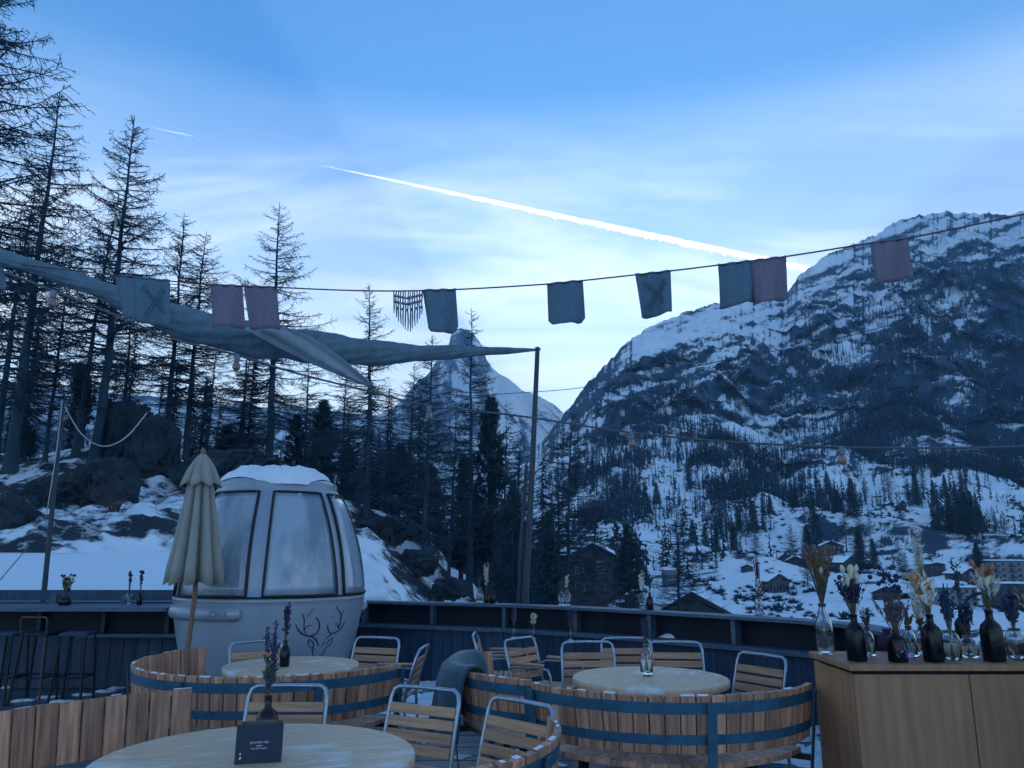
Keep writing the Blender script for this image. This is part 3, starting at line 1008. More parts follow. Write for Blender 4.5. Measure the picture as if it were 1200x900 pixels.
boulder('tall dark boulder crag on the hill crest behind the hanging white rope', 152, 514, 37, (1.6, 1.9, 2.8), 2)
boulder('rounded dark boulder right beside the crag on the hill crest', 181, 530, 35, (1.6, 1.8, 2.4), 5)
boulder('big dark rock bulge on the snowy slope left of the parasol', 124, 578, 27, (1.7, 1.7, 1.8), 7)
boulder('long low dark rock behind the gondola roof', 268, 556, 34, (4.2, 2.5, 1.6), 9)
boulder('low dark rock at the left picture edge above the snowy roof', 6, 622, 20, (1.0, 1.2, 1.3), 12)
boulder('dark rock on the snow between pole and left edge', 60, 590, 26, (1.5, 1.4, 1.2), 14)
boulder('small dark rock on the bank below the slender larches', 490, 660, 26, (1.0, .9, .7), 19)
boulder('low dark rock near the railing below the pointed peak', 530, 690, 24, (.9, .8, .5), 23)
boulder('flat dark rock at the foot of the lone larch', 452, 622, 33, (2.4, 1.8, .9), 17)

# --- forests on the mountain sides: thousands of trees that read as one mass
def tree_template(seed, n, droop, wide, t=.030, stem=.022, tw=.03):
    rnd = random.Random(seed)
    v = [(-stem, 0, 0), (stem, 0, 0), (0, 0, 1), (0, -stem, 0), (0, stem, 0), (0, 0, 1)]
    for k in range(n):
        z = .12 + .84 * (k + rnd.random()) / n
        L = wide * (1 - z) ** .8 * rnd.uniform(.6, 1.2) + .02
        a = rnd.uniform(0, 6.283)
        c, s = math.cos(a), math.sin(a)
        e = (c * L, s * L, z - droop * L)
        v += [(-s * tw, c * tw, z - t), (s * tw, -c * tw, z + t), e]
    return np.array(v)


TEMPL = [tree_template(1, 22, .5, .17), tree_template(2, 22, .2, .15), tree_template(3, 20, .8, .20)]


def bush_template(seed, n=22):
    rnd = random.Random(seed)
    v = []
    for k in range(n):
        a, e = rnd.uniform(0, 6.283), rnd.uniform(.1, 1.4)
        d = Vector((math.cos(a) * math.cos(e) * 1.2, math.sin(a) * math.cos(e) * 1.2, math.sin(e) * .9)) * rnd.uniform(.6, 1.1)
        s_ = d.cross(Vector((rnd.gauss(0, 1), rnd.gauss(0, 1), rnd.gauss(0, 1)))).normalized() * .16
        b = d * .15
        v += [tuple(b - s_), tuple(b + s_), tuple(d)]
    return np.array(v)


BUSHES = [bush_template(4), bush_template(5)]


def forest(name, label, src, density, hmin, hmax, seed, limit, templ=None):
    templ = templ or TEMPL
    X, Y, Z, U, V, B = src
    rng = np.random.default_rng(seed)
    area = np.clip(Y / 900.0, .02, 3) ** 2
    w = density(X, Y, Z, U, V) 
    p = w.ravel() / max(w.sum(), 1e-9)
    n = int(min(limit, (w > 0).sum()))
    idx = rng.choice(X.size, size=n, replace=False, p=p) if (p > 0).sum() >= n else np.nonzero(p)[0]
    n = len(idx)
    px = np.stack([X.ravel()[idx], Y.ravel()[idx], Z.ravel()[idx]], 1)
    px[:, 0] += rng.normal(0, 1, n) * Y.ravel()[idx] * .0012
    h = rng.uniform(hmin, hmax, n) * (0.55 + 0.7 * rng.random(n) ** 1.5)
    px[:, 2] -= h * .08
    kind = rng.integers(0, len(templ), n)
    rot = rng.uniform(0, 6.283, n)
    out = []
    for k, T in enumerate(templ):
        s = np.nonzero(kind == k)[0]
        if not len(s):
            continue
        c, sn = np.cos(rot[s])[:, None], np.sin(rot[s])[:, None]
        x = T[None, :, 0] * c - T[None, :, 1] * sn
        y = T[None, :, 0] * sn + T[None, :, 1] * c
        z = np.repeat(T[None, :, 2], len(s), 0)
        hh = h[s][:, None]
        out.append(np.stack([x * hh + px[s, 0:1], y * hh + px[s, 1:2], z * hh + px[s, 2:3]], -1).reshape(-1, 3))
    v = np.concatenate(out)
    o = put(name, np_mesh(name, v, np.arange(len(v)).reshape(-1, 3), M['forest'], False))
    return setting(o, 'stuff', label)


def poly_mask(U, V, poly):
    inside = np.zeros(U.shape, bool)
    n = len(poly)
    for i in range(n):
        (x1, y1), (x2, y2) = poly[i], poly[(i + 1) % n]
        cond = ((y1 > V) != (y2 > V))
        with np.errstate(divide='ignore', invalid='ignore'):
            xi = (x2 - x1) * (V - y1) / (y2 - y1 + 1e-12) + x1
        inside ^= cond & (U < xi)
    return inside.astype(float)


def dens_r(X, Y, Z, U, V):
    n = fbm(X / 120, Y / 120, 4, 9) + .5 * fbm(X / 25, Y / 40, 3, 10)
    jit = 10 * fbm(X / 70, Y / 70, 3, 15)
    Uj, Vj = U + jit, V + jit
    d = np.zeros(U.shape)
    for poly, k in [
        ([(900, 500), (925, 440), (955, 405), (1000, 372), (1048, 322), (1085, 300), (1130, 330), (1215, 360), (1420, 380), (1420, 520), (1000, 520), (900, 515)], 1.0),
        ([(1085, 560), (1210, 470), (1420, 480), (1420, 590), (1090, 585)], 1.0),
        ([(820, 545), (860, 528), (905, 535), (925, 560), (918, 602), (880, 615), (840, 600), (800, 590)], .9),
        ([(985, 520), (1100, 510), (1100, 580), (1040, 575), (990, 560)], .8),
        ([(655, 520), (740, 540), (770, 560), (750, 610), (690, 640), (650, 600)], .8),
        ([(700, 480), (790, 470), (850, 500), (790, 530), (720, 520)], .45),
        ([(940, 610), (992, 600), (1000, 665), (960, 665)], .9), ([(1095, 620), (1150, 615), (1155, 665), (1105, 668)], .6),
        ([(800, 600), (900, 615), (960, 600), (940, 640), (850, 645)], .40), ([(640, 525), (1220, 505), (1220, 600), (640, 640)], .22),
        ([(920, 580), (1100, 590), (1180, 600), (1100, 612), (930, 610)], .35),
    ]:
        d = np.maximum(d, k * poly_mask(Uj, Vj, poly))
    d = d * np.clip(.55 + n * 1.4, 0, 1.3) + .03 * ((V > 440) & (V < 690)) * np.clip(n + .2, 0, 1) + .012 * ((V > 262) & (V < 340) & (U > 1040))
    # clear runs of snow between the trees
    d *= 1 - np.clip(1.6 * blob(U, V, 1130, 375, 36, 8, 0.85) + 1.2 * blob(U, V, 1035, 358, 30, 12, -.8), 0, 1)
    return np.clip(d, 0, None) * (Y > 230)


forest('forest', 'dark larch and pine forest in patches over the mountain side across the valley', MR, dens_r, 8, 19, 5, 22000)
forest('forest', 'dark wooded mountain flank seen between the near larch trunks', MK,
       lambda X, Y, Z, U, V: np.clip(.5 + 1.3 * fbm(X / 60, Z / 160, 4, 29), 0, 1) * (V > 470) * (Y > 160), 14, 24, 6, 7000)

forest('undergrowth', 'low dark bushes and scrub dotted over the snowy lower slopes', MR,
       lambda X, Y, Z, U, V: np.clip(.25 + fbm(X / 30, Y / 60, 4, 44), 0, 1) ** 2 * (V > 545) * (V < 728) * np.clip(Y / 500, .1, 1), 0.8, 2.6, 8, 6500, BUSHES)

FINE = [tree_template(k_, 330, dr_, wd_, .0028, .012, .0035) for k_, dr_, wd_ in ((6, .35, .17), (7, .1, .14), (8, .5, .19))]
forest('larch_wood', 'dense wood of bare larches on the hill behind the gondola and the nearer trunks', (HX, HY, HZ, HU, HY, HZ),
       lambda X, Y, Z, U, V: ((Y > 52) & (Y < 125) & (U > -300) & (U < 640)) * np.clip(.5 + fbm(X / 12, Y / 20, 3, 61), 0, 1) * Y, 9, 15, 12, 170, FINE)

# --- single trees one can tell apart on the slopes round the village
def mr_point(u, v):
    X, Y, Z, U, V, B = MR
    j = int(round((u - 600) / (1420 - 600) * (U.shape[1] - 1)))
    i = int(np.argmin(np.abs(V[:, j] - v)))
    return Vector((X[i, j], Y[i, j], Z[i, j]))


rnd = random.Random(77)
VG = 'single trees on the snowy slope around the village'
spots = [(843, 630, 34), (852, 636, 38), (866, 632, 30), (874, 640, 40), (884, 634, 36), (822, 618, 26), (905, 628, 22), (915, 620, 24), (934, 618, 28),
         (946, 640, 44), (957, 646, 52), (966, 632, 40), (985, 628, 38), (993, 652, 60), (1003, 640, 46), (1010, 664, 56), (1045, 604, 36), (1066, 608, 30),
         (1078, 612, 44), (1086, 606, 34), (1097, 610, 30), (1104, 646, 40), (1118, 652, 46), (1128, 650, 52), (1137, 660, 58), (1146, 656, 50),
         (1112, 604, 28), (1130, 600, 26), (1016, 600, 30), (998, 596, 34), (972, 598, 28), (1160, 598, 30), (1188, 590, 34), (1020, 628, 18),
         (760, 610, 24), (748, 622, 30), (770, 600, 26), (900, 600, 30), (884, 596, 34), (1060, 640, 30), (1180, 640, 30), (812, 640, 28),
         (862, 664, 40), (886, 656, 34), (930, 660, 46), (950, 680, 50), (1012, 690, 48), (1026, 672, 36), (1058, 690, 44), (1076, 676, 40), (1150, 690, 46), (1022, 650, 30), (1170, 655, 36), (842, 672, 36), (828, 658, 30), (948, 706, 44), (1066, 708, 40)]
ORD = ['first', 'second', 'third', 'fourth', 'fifth', 'sixth', 'seventh', 'eighth', 'ninth', 'tenth', 'eleventh', 'twelfth', 'thirteenth', 'fourteenth', 'fifteenth']
zones = [(0, 780, 'left of the dark spruce top'), (780, 895, 'on the slope above the spreading larch'), (895, 940, 'above the long chalet roofs'), (940, 1015, 'around the large balconied chalet'),
         (1015, 1075, 'near the two tiny huts'), (1075, 1125, 'behind the pampas stems'), (1125, 1400, 'above the apartment blocks')]
zone_of = {sp_: next(z for z in zones if z[0] <= sp_[0] < z[1])[2] for sp_ in spots}
kinds = {}
for i, sp_ in enumerate(spots):
    kinds[sp_] = (L_FULL, L_SLIM, S_DARK, L_HIGH)[i % 4 if rnd.random() > .25 else 2]
rank = {}
for z in zones:
    for ever in (True, False):
        mem = sorted([q for q in spots if zone_of[q] == z[2] and (kinds[q] is S_DARK) == ever], key=lambda q: q[0])
        for k, q in enumerate(mem):
            kind_ = 'small dark spruce' if ever else 'small bare larch'
            rank[q] = ('only %s %s' % (kind_, z[2])) if len(mem) == 1 else ('%s %s from the left %s' % (ORD[k], kind_, z[2]))
for i, (u, v, hpx) in enumerate(spots):
    b = mr_point(u, v)
    h = hpx / FPX * b.y
    pr = kinds[(u, v, hpx)]
    ever = pr is S_DARK
    plant('spruce_tree' if ever else 'larch_tree', pr, rank[(u, v, hpx)],
          'spruce' if ever else 'larch', (b.x, b.y, b.z - .3), h, (0, 0), rnd.uniform(0, 6), rnd.uniform(1.1, 1.6),
          'small spruces around the village' if ever else 'small larches around the village')

# ================================================================== buildings beyond the railing
def house(name, label, base, rz, w, d, h, roof_h, over=0.9, wall='chalet', stone_h=0.0, windows=(), balcony=None, snow=0.5, ridge_along='y', glassy=False, cat='chalet', group=None):
    """gabled chalet; gable faces -y (local). windows: (x, z, ww, wh) on the gable front; side windows added in a row"""
    r = root(name, base[:3], rz)
    r.scale = (base[3],) * 3 if len(base) > 3 else (1, 1, 1)
    mb = MB()
    hw, hd = w / 2, d / 2
    v = [(-hw, -hd, -4), (hw, -hd, -4), (hw, hd, -4), (-hw, hd, -4), (-hw, -hd, h), (hw, -hd, h), (hw, hd, h), (-hw, hd, h), (0, -hd, h + roof_h), (0, hd, h + roof_h)]
    mb.add(v, [(0, 1, 5, 8, 4), (1, 2, 6, 5), (2, 3, 7, 9, 6), (3, 0, 4, 7)])
    mb.put('wall', M[wall], r)
    if stone_h:
        MB().box((0, 0, stone_h / 2), (w + .12, d + .12, stone_h)).put('stone_base', M['stone'], r)
    sl = math.hypot(hw, roof_h)
    ang = math.atan2(roof_h, hw)
    rf = None
    for sgn in (-1, 1):
        L = sl + over
        cx = sgn * (L / 2) * math.cos(ang)
        cz = h + roof_h - (L / 2) * math.sin(ang)
        o = MB().box((0, 0, 0), (L, d + 2 * over, .18)).put('roof', M['chalet'], r, (cx, 0, cz + .12), (0, sgn * ang, 0))
        rr = random.Random(sum(map(ord, label)) + sgn)
        rows = []
        n, m = 9, 7
        for i in range(m + 1):
            row = []
            for j in range(n + 1):
                x, y = -L / 2 + L * i / m, -(d / 2 + over) + (d + 2 * over) * j / n
                edge = min(i, m - i, j, n - j)
                row.append((x * .99, y * .995, .10 + (snow if edge else 0) * rr.uniform(.75, 1.1) * .9))
            rows.append(row)
        MB().grid(rows, smooth=True).put('snow_layer', M['snow'], o)
    for (x, z, ww, wh) in windows:
        f = MB().box((x, -hd - .03, z), (ww + .24, .10, wh + .24)).put('window', M['frame'], r)
        MB().box((x, -hd - .07, z), (ww, .06, wh)).put('pane', M['winglass'], f)
    if not glassy:
        for sx in (-1, 1):
            k = max(1, int(d / 3))
            for i in range(k):
                y = -hd + d * (i + .5) / k
                f = MB().box((sx * (hw + .03), y, h * .6), (.10, 1.2, 1.3)).put('window', M['frame'], r)
                MB().box((sx * (hw + .07), y, h * .6), (.06, .95, 1.05)).put('pane', M['winglass'], f)
    if cat == 'chalet':
        MB().box((hw * .35, hd * .3, h + roof_h * .65 + .6), (.7, .7, 1.9)).put('chimney', M['stone'], r)
        MB().box((hw * .35, hd * .3, h + roof_h * .65 + 1.62), (.9, .9, .16)).put('chimney_cap', M['snow'], r)
    if balcony:
        b = MB().box((0, -hd - .7, balcony), (w * .9, 1.3, .14)).put('balcony', M['chalet'], r)
        mbr = MB().box((0, -hd - 1.3, balcony + .95), (w * .9, .07, .1))
        for i in range(int(w * .9 / .5) + 1):
            mbr.box((-w * .45 + .03 + i * .5, -hd - 1.3, balcony + .5), (.12, .05, .85))
        mbr.put('railing', M['chalet'], b)
    tag(r, label, cat, group)
    return r


def place(u, v, y=None):
    """ground point on the slope; y is the distance at which the given sizes hold"""
    g = mr_point(u, v)
    return (g.x, g.y, g.z - .4, 1.0 if y is None else .52 * g.y / y)


CH = 'timber chalets on the slope below'
# glazed chalet and its neighbours
house('chalet', 'glass fronted dark chalet with a steep lean of snowy roof left of the grass bouquet', place(906, 704, 165), .28, 9.5, 9, 4.4, 2.6, .8,
      windows=[(-3.6 + 1.45 * i, 2.3, 1.15, 3.6) for i in range(6)] + [(-.75, 5.4, 1.1, 1.1), (.75, 5.4, 1.1, 1.1)], group=CH)
house('chalet', 'long dark chalet with two snowy roof slopes above the glazed chalet', place(908, 668, 195), .6, 11, 10, 3.6, 2.2, .9, windows=[(-3, 2, 1.4, 1.4), (0, 2, 1.4, 1.4), (3, 2, 1.4, 1.4)], group=CH)
house('chalet', 'dark chalet with a snowy roof behind the top of the grass bouquet', place(936, 674, 190), -.5, 8, 8, 4, 2.0, .9, windows=[(-2, 2, 1.2, 1.4), (1.6, 2, 1.2, 1.4)], group=CH)
house('chalet', 'large dark timber chalet with a balcony high on the slope above the grass bouquet', place(974, 655, 240), -.25, 12, 11, 5.6, 2.6, 1.3, balcony=3.1,
      windows=[(-3.8, 4.4, 1.3, 1.4), (-1.2, 4.4, 1.3, 1.4), (1.4, 4.4, 1.3, 1.4), (4, 4.4, 1.3, 1.4), (-3.5, 1.6, 1.3, 1.5), (0, 1.6, 1.3, 1.5), (3.5, 1.6, 1.3, 1.5)], group=CH)
house('chalet', 'dark chalet with a snow covered gable right behind the bunny tail bouquet', place(988, 690, 170), .5, 9, 9, 4.2, 2.3, .8, windows=[(-2.4, 2.2, 1.2, 1.5), (0, 2.2, 1.2, 1.5), (2.4, 2.2, 1.2, 1.5)], group=CH)
house('hut', 'small snow roofed shed left of the purple rod stems', place(874, 679, 180), .3, 5, 5, 2.2, 1.1, .5, cat='shed', windows=[(0, 1.2, .9, .9)])
house('hut', 'lower small snow roofed shed beneath the other shed', place(877, 694, 160), -.2, 4.2, 4, 1.8, .9, .5, cat='shed', windows=[(0, 1, .8, .8)])
house('hut', 'tiny dark hut on the open snow in the middle of the slope', place(1044, 617), .3, 5, 5, 2.6, 1.4, .5, cat='hut', snow=.15)
house('hut', 'second tiny dark hut just right of the first on the open snow', place(1057, 617), -.3, 6, 5, 2.8, 1.6, .5, cat='hut', snow=.12)
house('chalet', 'dark flat topped timber house behind the tall pampas stems', place(1093, 676, 210), .1, 9, 9, 6, .8, .5, windows=[(-3, 4, 1.3, 1.4), (0, 4, 1.3, 1.4), (3, 4, 1.3, 1.4), (-3, 1.5, 1.3, 1.4), (3, 1.5, 1.3, 1.4)], group=CH)
house('chalet', 'snow roofed chalet behind the dark curled plume', place(1128, 690, 200), .4, 11, 9, 5, 2.2, .9, windows=[(-3.4, 3.4, 1.3, 1.3), (0, 3.4, 1.3, 1.3), (3.4, 3.4, 1.3, 1.3)], group=CH)
house('chalet', 'pale house glimpsed between the dark trunks right of the sail post', tuple(hill_pt(686, 96)), .15, 5, 6, 9.0, 1.2, .6, windows=[(-1.5, 7.6, .9, 1.2), (1.0, 7.6, .9, 1.2), (-1.5, 5.2, .9, 1.2), (1.0, 5.2, .9, 1.2)], group=CH)
# nearer chalet whose gable shows just above the railing
house('chalet', 'near chalet with a wide snowy gable roof under the spreading larch', tuple(hill_pt(778, 46)), .10, 3.6, 8, 1.7, .95, .7, wall='stone', windows=[(-1, 1.0, .8, .8), (1, 1.0, .8, .8)], group=CH, snow=.28)


def block(name, label, base, rz, w, d, floors, bays, wall='plaster'):
    r = root(name, base[:3], rz)
    r.scale = (base[3],) * 3 if len(base) > 3 else (1, 1, 1)
    H = floors * 2.9
    MB().box((0, 0, H / 2 - 2), (w, d, H + 4)).put('wall', M[wall], r)
    rf = MB().box((0, 0, H + .2), (w + 1.4, d + 1.6, .35)).put('roof', M['chalet'], r)
    rows = []
    rr = random.Random(3)
    for i in range(9):
        rows.append([(-w / 2 - .6 + (w + 1.2) * j / 9, -d / 2 - .7 + (d + 1.4) * i / 8, H + .4 + (0 if min(i, 8 - i, j, 9 - j) == 0 else .55 * rr.uniform(.8, 1.1))) for j in range(10)])
    MB().grid(rows).put('snow_layer', M['snow'], rf)
    bw = w / bays
    for fl in range(floors):
        for b in range(bays):
            x = -w / 2 + bw * (b + .5)
            z = fl * 2.9 + 1.5
            f = MB().box((x, -d / 2 - .03, z), (bw * .5, .1, 1.8)).put('window', M['frame'], r)
            MB().box((x, -d / 2 - .07, z), (bw * .5 - .24, .06, 1.55)).put('pane', M['winglass'], f)
            if b % 2 == 0 and fl > 0:
                bl = MB().box((x, -d / 2 - .75, fl * 2.9 + .1), (bw * .92, 1.4, .16)).put('balcony', M['frame'], r)
                MB().box((x, -d / 2 - 1.43, fl * 2.9 + .6), (bw * .92, .06, .9)).put('parapet', M['chalet'], bl)
    tag(r, label, 'apartment block', 'apartment blocks in the village')


block('apartment_block', 'pale apartment block with dark balconies and a snowy roof at the right edge', place(1186, 690, 220), -.12, 24, 12, 4, 6)
block('apartment_block', 'long dark apartment block with balconies behind the bottles at the right edge', place(1196, 722, 190), -.15, 26, 11, 4, 7, 'chalet')
block('apartment_block', 'low apartment block behind the clear vases with a snow covered roof', place(1120, 722, 200), .1, 18, 10, 3, 5)
house('chalet', 'snow roofed house low behind the mauve bouquet', place(1040, 715, 150), -.35, 9, 8, 3, 2, .8, windows=[(-2.4, 1.6, 1.2, 1.2), (1.8, 1.6, 1.2, 1.2)], group=CH)

# ================================================================== terrace deck
deck = root('deck', (0, 0, 0))
setting(deck)
board = MB().bbox((20.0, .137, .03), .006).mesh('plank', M['deck'])
for i in range(66):
    put('plank', board, deck, (random.Random(i).uniform(-.3, .3) + .5, 1.7 + i * .145, -.015 - .004 * (i % 3 == 1)))
joist = MB()
for k in range(9):
    joist.box((-7.5 + 2.0 * k, 6.5, -.14), (.10, 10.0, .2))
joist.put('joist_frame', M['dark'], deck)


def snow_patch(label, spots, seed):
    rnd = random.Random(seed)
    mb = MB()
    for (x, y, rx, ry, h) in spots:
        n, m = 18, 5
        ph = [rnd.uniform(0, 6.28) for _ in range(4)]
        rows = []
        for i in range(m + 1):
            f = i / m
            row = []
            for j in range(n + 1):
                a = 2 * math.pi * j / n
                k = 1 + .28 * math.sin(2 * a + ph[0]) + .18 * math.sin(3 * a + ph[1]) + .12 * math.sin(7 * a + ph[2])
                rr = f * k
                z = h * (1 - f ** 2.2) * (1 + .35 * math.sin(5 * rr * math.cos(a) + ph[3]) * math.sin(4 * rr * math.sin(a)))
                row.append((x + rx * rr * math.cos(a), y + ry * rr * math.sin(a), .004 + max(z, 0)))
            rows.append(row)
        mb.grid(rows)
    o = mb.put('snow', M['snow'])
    setting(o, 'stuff', label)


rs = random.Random(8)
sp = []
for k in range(46):   # trodden snow by the railing
    p = on(rs.uniform(455, 575), rs.uniform(796, 838), 0)
    sp.append((p.x, p.y, rs.uniform(.08, .34), rs.uniform(.06, .2), rs.uniform(.012, .05)))
for k in range(40):
    p = on(rs.uniform(930, 975), rs.uniform(815, 900), 0)
    sp.append((p.x, p.y, rs.uniform(.05, .2), rs.uniform(.05, .16), rs.uniform(.01, .06)))
for (u, v) in [(25, 822), (68, 823), (135, 807), (120, 811), (160, 806), (10, 806), (180, 812), (52, 818), (95, 815)]:
    p = on(u, v, 0)
    sp.append((p.x, p.y, .10, .08, .022))
    sp.append((p.x + .09, p.y + .05, .05, .05, .014))
for k in range(26):
    p = on(rs.uniform(300, 920), rs.uniform(815, 900), 0)
    sp.append((p.x, p.y, rs.uniform(.03, .12), rs.uniform(.03, .09), rs.uniform(.006, .02)))
snow_patch('patches of trodden snow left on the dark deck boards', sp, 2)

# ================================================================== railing wall with ledge
RAIL = [on(u, v, 1.0) for (u, v) in [(395, 703.5), (430, 704), (520, 706), (600, 708), (700, 712), (780, 716.5), (860, 721), (940, 726), (1000, 731), (1075, 745), (1150, 758), (1235, 775), (1330, 795)]]
RAIL = [Vector((p.x, p.y, 0)) for p in RAIL]
RAIL = [Vector((RAIL[0].x - 1.6, RAIL[0].y + .15, 0))] + RAIL


def walk(poly, step):
    """points every `step` metres along a polyline with their directions"""
    out, carry = [], 0.0
    for a, b in zip(poly[:-1], poly[1:]):
        L = (b - a).length
        t = (b - a) / L
        s = carry
        while s < L:
            out.append((a + t * s, math.atan2(t.y, t.x)))
            s += step
        carry = s - L
    return out


rail = root('railing', RAIL[3])
tag(rail, 'long dark boarded terrace railing with a grey ledge, curving from the gondola to the cabinet', 'railing')


def rel(p):
    return Vector(p) - RAIL[3]


plank_me = MB().bbox((.136, .024, .66), .004).mesh('plank', M['fence'])
for (p, a) in walk(RAIL, .142):
    put('plank', plank_me, rail, rel(p) + Vector((0, 0, .33)), (0, 0, a))
post_me = MB().bbox((.05, .12, .262), .004).mesh('post', M['ledge'])
for (p, a) in walk(RAIL, 1.02):
    put('post', post_me, rail, rel(p) + Vector((math.sin(a) * .02, -math.cos(a) * .02, .845)), (0, 0, a))


def strip(poly, off0, off1, z0, z1):
    """solid band following the polyline between two sideways offsets (positive = towards the terrace)"""
    n = len(poly)
    rows = []
    for i in range(n):
        t = (poly[min(i + 1, n - 1)] - poly[max(i - 1, 0)]).normalized()
        s = Vector((t.y, -t.x, 0))
        a, b = poly[i] + s * off0, poly[i] + s * off1
        rows.append([(a.x, a.y, z0), (b.x, b.y, z0), (b.x, b.y, z1), (a.x, a.y, z1)])
    mb = MB()
    v = [p for r_ in rows for p in r_]
    f = []
    for i in range(n - 1):
        for k in range(4):
            l = (k + 1) % 4
            f.append((i * 4 + k, i * 4 + l, (i + 1) * 4 + l, (i + 1) * 4 + k))
    f += [(3, 2, 1, 0), tuple((n - 1) * 4 + k for k in range(4))]
    return mb.add(v, f)


RL = [rel(p) for p in RAIL]
strip(RL, -.12, -.10, .665, .965).put('recess_panel', M['recess'], rail)
strip(RL, -.10, .10, .662, .712).put('lower_ledge', M['ledge'], rail)
for i in range(len(RL) - 1):                       # ledge boards butt end to end
    t = (RL[i + 1] - RL[i]).normalized() * .003
    strip([RL[i] + t, RL[i + 1] - t], -.15, .13, .968, 1.0).put('ledge_board', M['ledge'], rail)

# ================================================================== bar counter at the left
bar = root('bar_counter', (-5.9, 10.0, 0))
tag(bar, 'long dark wall-side bar counter left of the gondola cabin', 'bar counter')
MB().bbox((3.7, .75, .045), .004).put('counter_top', M['ledge'], bar, (0, -.27, .985))
MB().bbox((3.7, .03, .30), .003).put('recess_panel', M['recess'], bar, (0, .10, .81))
MB().bbox((1.25, .30, .045), .004).put('lower_ledge', M['ledge'], bar, (1.2, 0.0, .645))
bplank = MB().bbox((.156, .024, .62), .004).mesh('plank', M['fence'])
for k in range(23):
    put('plank', bplank, bar, (-1.77 + k * .16, .12, .31))
for k in range(5):
    MB().bbox((.05, .10, .30), .003).put('post', M['fence'], bar, (-1.6 + .8 * k, .04, .81))

fence = root('fence', (-6.5, 11.35, 0))
tag(fence, 'low dark board fence behind the bar counter under the snowy roof', 'fence')
for k in range(7):
    MB().bbox((8.2, .03, .150), .004).put('board', M['fence'], fence, (0.0, 0, .10 + .158 * k))
for k in range(9):
    MB().bbox((.09, .06, 1.05), .004).put('post', M['ledge'], fence, (-4.0 + k, -.046, .53))

for k, (u, label) in enumerate([(24, 'dark bar stool nearest the left edge under the bar counter'), (60, 'middle dark bar stool with a low backrest and one brownish leg'), (103, 'dark bar stool furthest from the left edge of the three')]):
    x = (u - 600) / 922.0 * 9.15
    st = root('bar_stool', (x, 9.15, 0), .1 * (k - 1))
    MB().bbox((.30, .30, .035), .006).put('seat', M['fence' if k != 1 else 'dark'], st, (0, 0, .74))
    for i, (sx, sy) in enumerate(((-1, -1), (1, -1), (1, 1), (-1, 1))):
        MB().tube([(sx * .13, sy * .13, .72), (sx * .17, sy * .17, 0)], .014, 6).put('leg', M['brownbar' if (k == 1 and i == 1) else 'dark'], st)
    MB().tube([(-.155, -.155, .28), (.155, -.155, .28), (.155, .155, .28), (-.155, .155, .28)], .009, 6, closed=True).put('footrest', M['dark'], st)
    if k == 1:
        MB().tube([(-.14, -.14, .74), (-.15, -.17, .90), (-.13, -.18, .93), (.13, -.18, .93), (.15, -.17, .90), (.14, -.14, .74)], .011, 6).put('backrest', M['brownbar'], st)
    tag(st, label, 'bar stool', 'bar stools at the dark counter')

# ================================================================== snow covered roof behind the fence
roof = root('neighbour_roof', (-6.0, 12.2, 0))
tag(roof, 'smooth low snow covered roof beyond the bar counter and gondola', 'roof')
rows, under = [], []
for i in range(13):
    f = i / 12
    y = 12.0 + f * 5.0
    xr = at(452, 703, 12).x + f * (at(405, 646, 17).x - at(452, 703, 12).x)
    z = 1.03 + f * (at(100, 645, 17).z - 1.03)
    row = []
    for j in range(31):
        g = j / 30
        x = -17 + (xr + 17) * g
        dz = .05 * float(fbm(x * .35, y * .35, 3, 5))
        e = 1 if 0 < i < 12 and 0 < j < 30 else .3
        row.append((x + 6.0, y - 12.2, z + dz * e - (.05 if i in (0, 12) or j in (0, 30) else 0)))
    rows.append(row)
MB().grid(rows, thick=-.16).put('snow_layer', M['snow'], roof)
under = [[(p[0], p[1], p[2] - .28) for p in r_] for r_ in rows]
MB().grid(under, thick=-.10).put('roof_deck', M['chalet'], roof)
MB().box((-5.2, 2.4, .2), (11.5, 4.2, 1.2)).put('wall', M['chalet'], roof)

# ================================================================== furniture: round tables
def frost(m, amount):
    N, L = m.node_tree.nodes, m.node_tree.links
    p = N['Principled BSDF']
    src = p.inputs['Base Color'].links[0].from_socket
    tcn = N.new('ShaderNodeTexCoord')
    mp_ = N.new('ShaderNodeMapping'); mp_.inputs['Scale'].default_value = (2.2, 6.5, 3)
    L.new(tcn.outputs['Object'], mp_.inputs[0])
    nz = N.new('ShaderNodeTexNoise'); nz.inputs['Scale'].default_value = 1.7; nz.inputs['Detail'].default_value = 9; nz.inputs['Roughness'].default_value = .68
    L.new(mp_.outputs[0], nz.inputs['Vector'])
    big = N.new('ShaderNodeTexNoise'); big.inputs['Scale'].default_value = 1.5; big.inputs['Detail'].default_value = 2
    L.new(tcn.outputs['Object'], big.inputs['Vector'])
    ad = N.new('ShaderNodeMath'); ad.operation = 'ADD'
    L.new(nz.outputs['Fac'], ad.inputs[0]); L.new(big.outputs['Fac'], ad.inputs[1])
    mr = N.new('ShaderNodeMapRange'); mr.inputs['From Min'].default_value, mr.inputs['From Max'].default_value = 1.13 - amount, 1.28 - amount
    L.new(ad.outputs[0], mr.inputs['Value'])
    mx = N.new('ShaderNodeMix'); mx.data_type = 'RGBA'
    L.new(mr.outputs[0], mx.inputs[0]); L.new(src, mx.inputs[6]); mx.inputs[7].default_value = (.78, .74, .72, 1)
    L.new(mx.outputs[2], p.inputs['Base Color'])


frost(M['tabletop'], .11)


